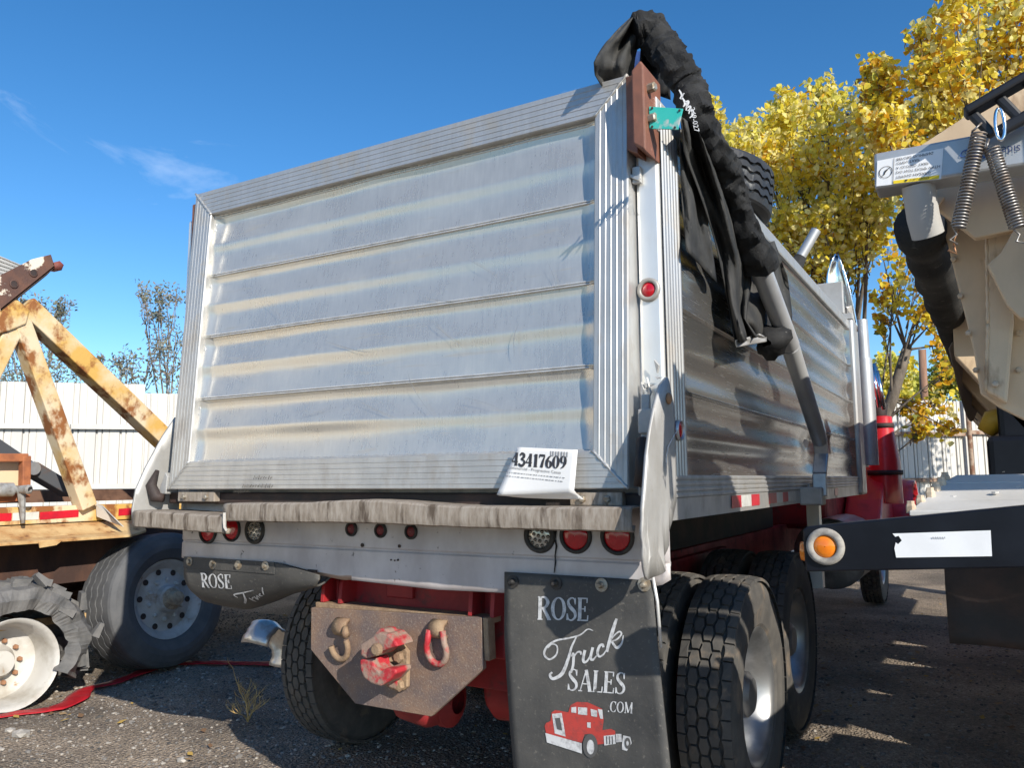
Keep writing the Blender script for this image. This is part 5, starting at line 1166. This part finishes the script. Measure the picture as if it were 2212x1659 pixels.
m = MB(); m.box(XH-.02, XH+.09, .6, 7.3, 2.36, 2.44); m.build('top_rail', CREAM, hop, bevel=.01)
m = MB(); m.prism([RP(x, y, -.06) for x, y in ((2012, 428), (2260, 428), (2260, 930), (2160, 880), (2118, 850), (2104, 760), (2046, 520))], (0, .04, 0)); cw_ = m.build('corner_wall', CREAM, rt, bevel=.004)
m = MB(); m.prism([RP(x, y, -.13) for x, y in ((2128, 470), (2186, 470), (2190, 700), (2176, 872), (2128, 845), (2132, 700))], (0, .065, 0)); m.build('corner_stay', CREAM, cw_, bevel=.008)
m = MB(); m.prism([RP(x, y, -.20) for x, y in ((2132, 572), (2162, 545), (2205, 470), (2260, 450), (2260, 690), (2206, 688), (2176, 660))], (0, .03, 0)); m.build('corner_gusset', CREAM, cw_, bevel=.004)
m = MB(); m.prism([RP(x, y, -.22) for x, y in ((1990, 425), (2040, 425), (2018, 455))], (0, .02, 0)); m.build('corner_tab', CREAM, cw_)
for px, py in ((2060, 560), (2075, 640), (2092, 720), (2108, 800), (2200, 720), (2200, 800), (2150, 500), (2150, 830)):
    yy = -.062 if px < 2120 or px > 2195 else -.132; m = MB(); m.lathe([(0, .008), (.006, .008), (.009, .005), (.0092, .0004)], RP(px, py, yy), (0, -1, 0), 6); m.build('bolt', BOLTC, cw_)
bead([RP(2130, 470, -.128), RP(2134, 700, -.128)], .004).build('weld_bead', CREAM, cw_, smooth=True); bead([RP(2134, 700, -.128), RP(2129, 845, -.128)], .004).build('weld_bead', CREAM, cw_, smooth=True)
m = MB(); m.disc(RP(2052, 455, -.065), (0, -1, 0), .011, 14, .003); m.build('bolt_hole', DARK, cw_)
# tarp tube across the end, with decals
YT = -.42
m = MB(); z0_, z1_ = RP(1886, 408, YT).z, RP(1890, 330, YT).z; x0_ = RP(1887, 370, YT).x
m.prism([(x0_, YT, z0_), (5.5, YT, z0_-.03), (5.5, YT, z1_-.02), (x0_+.003, YT, z1_)], (0, .085, 0)); tt = m.build('tarp_tube', GALVL, rt, bevel=.006)
dec = [RP(1895, 347, YT-.002), RP(2038, 319, YT-.002), RP(2033, 386, YT-.002), RP(1893, 402, YT-.002)]
m = MB(); m.add(dec, [(0, 1, 2, 3)]); dc = m.build('warning_decal', TAPEC, tt)
def dk(s, t, dy=.0015):
    a = dec[0].lerp(dec[1], s); b = dec[3].lerp(dec[2], s); p = a.lerp(b, t); p.y -= dy; return p
m = MB(); m.add([dk(.27, .87), dk(.97, .87), dk(.965, .985), dk(.27, .985)], [(0, 1, 2, 3)]); m.build('yellow_band', M('decal_yellow', (.80, .60, .02), .5), dc)
m = MB()
for i, (tx, t0, sz) in enumerate((('BEFORE DUMPING', .06, .13), ('OPEN TARP', .21, .13), ('A CLOSED TARP', .38, .13), ('DO NOT DUMP WITH', .54, .13), ('TIPPING HAZARD', .71, .13))):
    m2 = textmesh(tx, lambda x, y: dk(.30+x*.52, t0+y*1.0), sz); m.add(m2.v, m2.f)
m2 = textmesh('CAUTION', lambda x, y: dk(.52+x*.62, .885+y*.9, .003), .105); m.add(m2.v, m2.f)
m.add([dk(.44, .89, .003), dk(.50, .89, .003), dk(.47, .97, .003)], [(0, 1, 2)])
for r_ in (0, ): m.ribbon([(.14+.10*math.cos(t), .50+.22*math.sin(t)) for t in np.linspace(0, 2*PI, 26)], .014, lambda a, b: dk(a, b)); m.ribbon([(.08, .66), (.20, .34)], .014, lambda a, b: dk(a, b)); m.ribbon([(.12, .6), (.13, .45), (.17, .40)], .02, lambda a, b: dk(a, b))
m.ribbon([(.262, .03), (.262, .97)], .008, lambda a, b: dk(a, b))
m.build('decal_print', INK, dc)
BLUEI = M('blue_ink', (.04, .10, .32), .5)
m2 = textmesh('sidekick', lambda x, y: RP(2205-x*1.0, 312+.10*x+y*1.0+.0022*(x-50)**2*.0, YT-.003), 27)
m2.build('tube_print', M('navy_ink', (.03, .05, .14), .5), tt)
m = MB(); fn = lambda a, b: RP(a, b, YT-.003)
q = bez([(2076, 333), (2082, 325), (2108, 318), (2118, 320), (2120, 330), (2100, 337), (2076, 337), (2076, 333)], 40); m.ribbon(q, 2.2, fn); m.ribbon([(2104, 335), (2118, 336), (2128, 340)], 4, fn)
q = bez([(2090, 345), (2104, 342), (2116, 350), (2106, 358), (2090, 357)], 20); m.ribbon(q, 3, fn); q = bez([(2084, 360), (2090, 354), (2098, 362), (2090, 372), (2084, 366)], 16); m.ribbon(q, 2.5, fn)
m2 = textmesh('OPEN', lambda x, y: RP(2083+x, 333-.12*x-y, YT-.003), 13); m.add(m2.v, m2.f); m.build('tube_emblem', BLUEI, tt)
# perforated black bracket, springs, snap link
YK = -.47
m = MB(); a, b_ = RP(2084, 247, YK), RP(2212, 172, YK); e_ = (b_-a).normalized(); dn = Vector((e_.z, 0, -e_.x)); 
if dn.z > 0: dn = -dn
Lb = 1.4
m.bar(a, a+e_*Lb, .05, .020, (0, 1, 0) if False else (0, 0, 1)); o2 = a+dn*.075+e_*.03
m.bar(o2, o2+e_*(Lb-.05), .02, .026, (0, 0, 1))
for k in range(16):
    t = .012+k*.058; m.bar(a+e_*t+dn*.005, a+e_*(t+.010)+dn*.078, .022, .018, (0, 1, 0), w1=.020)
br = m.build('bracket_rail', M('black_nylon', (.012, .012, .015), .45), rt, bevel=.006)
def spring(p0, p1, r_, wr, turns):
    p0, p1 = Vector(p0), Vector(p1); d = (p1-p0).normalized(); a = d.orthogonal().normalized(); b = d.cross(a); pts = []
    n = turns*14
    for i in range(n+1):
        t = i/n; g = 2*PI*turns*t; pts.append(p0.lerp(p1, t)+(a*math.cos(g)+b*math.sin(g))*r_)
    pts = [p0-d*.02]+pts+[p1+d*.015, p1+d*.03+a*r_, p1+d*.035-a*r_*.5]
    mm_ = MB(); mm_.tube(pts, wr, 6); return mm_
SPR = M('spring_steel', (.30, .29, .28), .4, .8, (.22, .18, .15), 40, (1, 1, 1), .45, .6, .6)
spring(RP(2116, 284, YK-.01), RP(2070, 492, YK-.01), .0145, .0024, 30).build('spring', SPR, rt, smooth=True)
spring(RP(2142, 318, YK-.01), RP(2198, 492, YK-.01), .0145, .0024, 28).build('spring', SPR, rt, smooth=True)
m = MB(); c_ = RP(2160, 268, YK-.015); pts = [c_+Vector((.0085*math.sin(t)*(1 if True else 0), .0, .036*math.cos(t))) for t in np.linspace(0, 2*PI, 25)]; m.tube(pts, .0038, 8); m.build('snap_link', CHROME, rt, smooth=True)
m = MB(); m.tube([RP(2060, 530, YK), RP(2066, 548, YK), RP(2048, 540, YK)], .0028, 6); m.tube([RP(2072, 496, YK), RP(2062, 515, YK), RP(2060, 530, YK)], .0016, 6); m.build('spring_hook', M('copper_hook', (.4, .2, .1), .5, .4), rt, smooth=True)
# rolled tarp running back along the hopper
r0, r1 = AT(1985, 485, 2.15), AT(2113, 872, 5.4)
pts = [r0.lerp(r1, t) for t in np.linspace(0, 1, 40)]
m = MB(); m.tube(pts, [.062-.006*t+.006*math.sin(t*90)*(t < .3) for t in np.linspace(0, 1, 40)], 18, True, lambda q, i, k: .006*nz3(q, 10)); rl = m.build('tarp_roll', TARPG, rt, smooth=True)
m = MB(); m.tube([r1, r1+Vector((.02, .10, -.06)), r1+Vector((.10, .14, -.08))], [.055, .06, .03], 12); m.build('roll_end', DARK, rl, smooth=True)
m = MB(); p0 = RP(1985, 425, YT+.04); m.tube([p0+Vector((0, 0, .03)), p0+Vector((.005, .02, -.045)), p0+Vector((.012, .04, -.085))], .036, 20); m.build('roll_stub', M('grey_pipe', (.42, .41, .39), .5), rt, smooth=True, auto=40)
m = MB(); P = []
for i in range(15):
    t = i/14; q = r0.lerp(r1, .0+.05*t); g = -.6+3.3*t; P.append([(r0+Vector((.06*math.cos(g)*s, -.02+.035*t, .062*math.sin(g)*s+.012*nz3((i, s, 0), 3)))) for s in (.3, .7, 1.05+.1*noise.noise(Vector((i*.9, 0, 0))))])
m.grid(P); m.build('frayed_cap', M('frayed_grey', (.30, .30, .30), .7), rl, solid=.004)
w_0, w_1 = r0.lerp(r1, .35), r0.lerp(r1, .97)
m = MB(); m.grid([[w_0.lerp(w_1, t)+Vector((-.02*s, 0, -.05-.18*s*math.sin(t*PI*.85+.2))) for s in (0, .5, 1)] for t in np.linspace(0, 1, 14)]); m.build('pale_tarp_edge', M('pale_tarp', (.50, .46, .44), .7, trans=.3), rl, smooth=True, solid=.003)
# pump post with yellow guard beyond the deck
m = MB(); c_ = RP(2202, 970, 1.0); m.box(c_.x-.06, c_.x+.25, 1.0, 1.2, 1.47, 1.90); m.box(c_.x-.10, c_.x+.3, .95, 1.25, 1.44, 1.62); ps = m.build('landing_post', BLACK, rt, bevel=.02)
m = MB(); m.tube([RP(2128, 935, 1.1), RP(2145, 910, 1.1), RP(2180, 902, 1.1), RP(2215, 905, 1.1)], [.03, .045, .045, .045], 10); m.build('yellow_guard', YELL, rt, smooth=True)

# ------------------------------------------------------------------ trees
def leafset(nm, cols):
    return [M(f'{nm}_{i}', c, .6, 0, tuple(q*.75 for q in c), 14, (1, 1, 1), .4, .7, trans=.5, spec=.3) for i, c in enumerate(cols)]
YL = leafset('cottonwood_leaf', [(.90, .72, .07), (.84, .76, .14), (.95, .86, .36), (.60, .60, .12), (.80, .44, .03), (.25, .28, .06), (.46, .28, .07)])
OL = leafset('dull_leaf', [(.36, .36, .26), (.46, .43, .35), (.26, .27, .17), (.48, .40, .32)])
BARK = M('grey_bark', (.17, .145, .12), .9, 0, (.09, .075, .06), 14, (1, 1, .3), .4, .65, .9, .5, 30)
BARKP = M('pale_twig_bark', (.26, .22, .18), .9, 0, (.15, .12, .10), 14)
def leaf(mm_, p, s, rr):
    n = Vector((rr.gauss(0, 1), rr.gauss(0, 1), rr.gauss(0, 1)+.5)).normalized(); a = n.orthogonal().normalized(); b = n.cross(a); t = rr.uniform(0, 2*PI)
    u = a*math.cos(t)+b*math.sin(t); v = n.cross(u); k = s*.22
    mm_.add([p, p+u*s*.28+v*s*.5+n*k*.5, p+u*s*.75+v*s*.36+n*k*.4, p+u*s*1.12, p+u*s*.75-v*s*.36+n*k*.4, p+u*s*.28-v*s*.5+n*k*.5, p+u*s*.5], [(0, 6, 2, 1), (6, 3, 2), (0, 5, 4, 6), (6, 4, 3)])
def nleaf(mm_, p, s, rr):
    n = Vector((rr.gauss(0, 1), rr.gauss(0, 1), rr.gauss(0, 1)+.5)).normalized(); u = n.orthogonal().normalized(); v = n.cross(u)
    t = rr.uniform(0, 6.28); u, v = u*math.cos(t)+v*math.sin(t), v*math.cos(t)-u*math.sin(t)
    mm_.add([p, p+u*s*.5+v*s*.2, p+u*s, p+u*s*.5-v*s*.2], [(0, 1, 2, 3)])
def tree(name, label, base, lobes, size, per, mats, weights, seed, bark=BARK, r0_=.13, narrow=False, spread=1.0, group='trees around the yard', fork=.4, twigs=5, limb=.42, spanl=3):
    """lobes: (photo x, photo y, radius in m, distance); limbs run from the fork to every lobe, leaves hang on twigs"""
    rr = random.Random(seed); base = Vector(base)
    t = thing(name, label, 'tree', base, group)
    cs = [(AT(x, y, d), r_) for x, y, r_, d in lobes]
    cen = Vector((sum(c.x for c, _ in cs), sum(c.y for c, _ in cs), sum(c.z for c, _ in cs)))/len(cs)
    top = base.lerp(cen, fork)+Vector((rr.uniform(-.1, .1), rr.uniform(-.1, .1), 0))
    br_ = MB(); n = 9
    tr_pts = [base.lerp(top, i/n)+Vector((.10*nz3((i*.4, seed, 0), 1), .10*nz3((i*.4, 0, seed), 1), 0))*min(1, i) for i in range(n+1)]
    br_.tube(tr_pts, [r0_*(1.25-.5*i/n) for i in range(n+1)], 12, True, lambda q, i, k: .012*nz3(q, 9))
    lv = MB()
    for ci, (c, r_) in enumerate(cs):
        st_i = tr_pts[rr.randint(n-spanl, n)]; mid = st_i.lerp(c, .5)+Vector((rr.uniform(-.25, .25), rr.uniform(-.25, .25), rr.uniform(-.1, .3)))*min(1, (c-st_i).length*.3)
        pts = [st_i*(1-s)**2+mid*2*s*(1-s)+c*s*s for s in np.linspace(0, 1, 9)]
        br_.tube(pts, [max(.008, r0_*limb*(1-.85*s)) for s in np.linspace(0, 1, 9)], 7)
        base_w = rr.random()
        for k in range(twigs):
            d = Vector((rr.gauss(0, 1), rr.gauss(0, 1), rr.gauss(0, 1)+.25)).normalized(); e = c+d*r_*rr.uniform(.75, 1.1)
            s0 = pts[rr.randint(5, 8)]; q = [s0.lerp(e, s)+Vector((rr.gauss(0, .03), rr.gauss(0, .03), rr.gauss(0, .03))) for s in np.linspace(0, 1, 6)]; br_.tube(q, [max(.003, .011*(1-.7*s)) for s in np.linspace(0, 1, 6)], 4)
            nn = int(per/twigs*rr.uniform(.6, 1.4))
            for j in range(nn):
                s = rr.uniform(.25, 1.08); f = min(1, s); p = s0.lerp(e, f)+d*max(0, s-1)*r_
                p = p+Vector((rr.gauss(0, 1), rr.gauss(0, 1), rr.gauss(0, 1)))*r_*.26*spread
                wv = (noise.noise(p*1.5+Vector((seed, 0, 0)))*.55+.5+rr.gauss(0, .16))
                idx = int(min(.999, max(0, wv))*len(weights)); lv.mi = weights[idx]
                (nleaf if narrow else leaf)(lv, p, size*rr.uniform(.65, 1.25), rr)
    br_.build('trunk', bark, t, smooth=True); lv.build('crown', mats, t)
    return t
D1 = 11.5
k1 = D1/FPX
A_ = [(1515, 225, .2), (1535, 255, .14), (1600, 310, .26), (1640, 290, .3), (1690, 255, .36), (1710, 330, .42), (1660, 380, .3), (1750, 230, .35), (1790, 300, .48), (1830, 250, .38), (1810, 390, .46), (1740, 420, .42), (1870, 330, .42), (1780, 490, .42), (1860, 440, .46), (1700, 480, .3), (1720, 545, .28), (1830, 530, .36), (1900, 400, .4), (1780, 570, .22), (1690, 215, .15), (1780, 190, .2)]
tree('yellow_tree', 'yellow leaved cottonwood rising straight behind the dump box and spare tyre', Q(1880, 1225, 2, 0)+Vector((0, 0, -.02)), [(x, y, r_, D1+random.uniform(-.9, .9)) for x, y, r_ in A_], .076, 600, YL, [2, 1, 1, 2, 1, 0, 2, 2, 0, 0, 4], 3, fork=.42, r0_=.12, twigs=9, spread=.85)
B_ = [(1895, 165, .22), (1925, 215, .34), (1950, 290, .40), (1905, 270, .3), (1985, 190, .42), (2020, 120, .38), (2065, 40, .36), (2070, 180, .5), (2100, 80, .55), (2170, 20, .55), (2190, 130, .55), (2030, 280, .42), (2130, 220, .45), (1970, 360, .36), (2225, 60, .5), (1880, 190, .14), (1985, 75, .18), (2330, 330, .6)]
tree('yellow_tree', 'tall golden cottonwood reaching out of the top right corner', AT(2150, 1150, 9.6)*Vector((1, 1, 0)) if False else Vector((AT(2150, 1150, 9.8).x, AT(2150, 1150, 9.8).y, 0)), [(x, y, r_*.88, 9.8+random.uniform(-.8, .8)) for x, y, r_ in B_]+[(x, y, .75, d) for x, y, d in ((2350, 800, 12.6), (2400, 760, 12.6), (2455, 709, 12.5), (2480, 640, 12.2), (2540, 690, 12.0), (2600, 610, 11.8), (2640, 560, 11.5), (2700, 600, 11.4), (2776, 522, 11), (2420, 840, 12.6), (2520, 780, 12.2))], .078, 560, YL, [6, 3, 0, 0, 4, 0, 2, 2, 2, 0, 1], 8, fork=.5, r0_=.12, twigs=9, spread=.85)
C_ = [(1900, 520, .34), (1945, 560, .34), (1990, 520, .40), (2010, 600, .36), (1930, 625, .26), (1985, 665, .3), (2020, 690, .32), (2042, 745, .26), (2050, 800, .22), (1905, 640, .16), (1900, 690, .12), (2030, 880, .24), (1990, 900, .22), (1965, 875, .12), (2060, 930, .2), (2000, 930, .2), (2050, 560, .4)]
tree('leaning_tree', 'leaning tree with thin gold and dark leaves between the truck cab and the hopper trailer', Vector((AT(1795, 1100, 12.6).x, AT(1795, 1100, 12.6).y, 0)), [(x, y, r_, 12.6+random.uniform(-.5, .5)) for x, y, r_ in C_], .090, 80, YL, [5, 5, 6, 0, 4, 0, 0, 0, 4, 2], 21, fork=.92, r0_=.10, twigs=6, limb=.24, spanl=5)
tree('background_bush', 'round yellow bush behind the fence right of the cab', Vector((AT(1925, 900, 24).x, AT(1925, 900, 24).y, 0)), [(1915, 830, .5, 24), (1935, 800, .5, 24), (1905, 795, .35, 24.5), (1950, 845, .4, 24)], .13, 420, YL, [0, 0, 1, 3, 2, 0], 31, fork=.7, r0_=.07)
tree('background_bush', 'green bush behind the fence left of the hopper tarp roll', Vector((AT(2050, 900, 25).x, AT(2050, 900, 25).y, 0)), [(2035, 830, .6, 25), (2065, 800, .6, 25), (2010, 845, .5, 25), (2090, 830, .6, 25), (1985, 835, .4, 25)], .13, 420, YL, [3, 5, 5, 3, 1], 32, fork=.7, r0_=.07)
L_ = [[(20, 720, .5), (70, 700, .35), (110, 665, .35), (140, 655, .15), (30, 640, .3), (20, 800, .6), (90, 780, .5), (130, 815, .45), (60, 830, .5)],
      [(380, 650, .35), (345, 635, .25), (305, 620, .14), (380, 720, .4), (345, 690, .2), (370, 790, .45), (390, 830, .5)],
      [(290, 770, .25), (260, 785, .2), (315, 815, .4), (250, 825, .35), (200, 835, .3), (340, 750, .2), (170, 800, .15), (215, 775, .1)]]
for i, (ls, lb, px) in enumerate(zip(L_, ('grey green thin tree behind the fence beside the rusty A-frame', 'sparse small leaved tree behind the fence at the edge of the tailgate', 'low wispy tree behind the fence between the A-frame leg and the tailgate'), (60, 385, 270))):
    b0 = AT(px, 1000, 17.5); tree('sparse_tree', lb, Vector((b0.x, b0.y, 0)), [(x, y, r_*1.05, 17.5+random.uniform(-.7, .7)) for x, y, r_ in ls], .10, (330, 190, 150)[i], OL, [0, 0, 1, 2, 3], 41+i, bark=BARKP, r0_=.06, narrow=True, spread=.9, fork=.6, twigs=7)
# rusty pole behind the fence
pb, pt = AT(1997, 880, 22), AT(1992, 755, 22)
m = MB(); m.tube([Vector((pb.x, pb.y, 0)), pb, pt], [.12, .11, .10], 12, True, lambda q, i, k: .01*nz3(q, 5)); up = m.build('utility_pole', M('rusty_pole', (.30, .17, .11), .85, 0, (.2, .1, .06), 6, (1, 1, .2)), smooth=True)
tag(up, 'thin reddish brown utility pole behind the fence among the branches', 'pole')
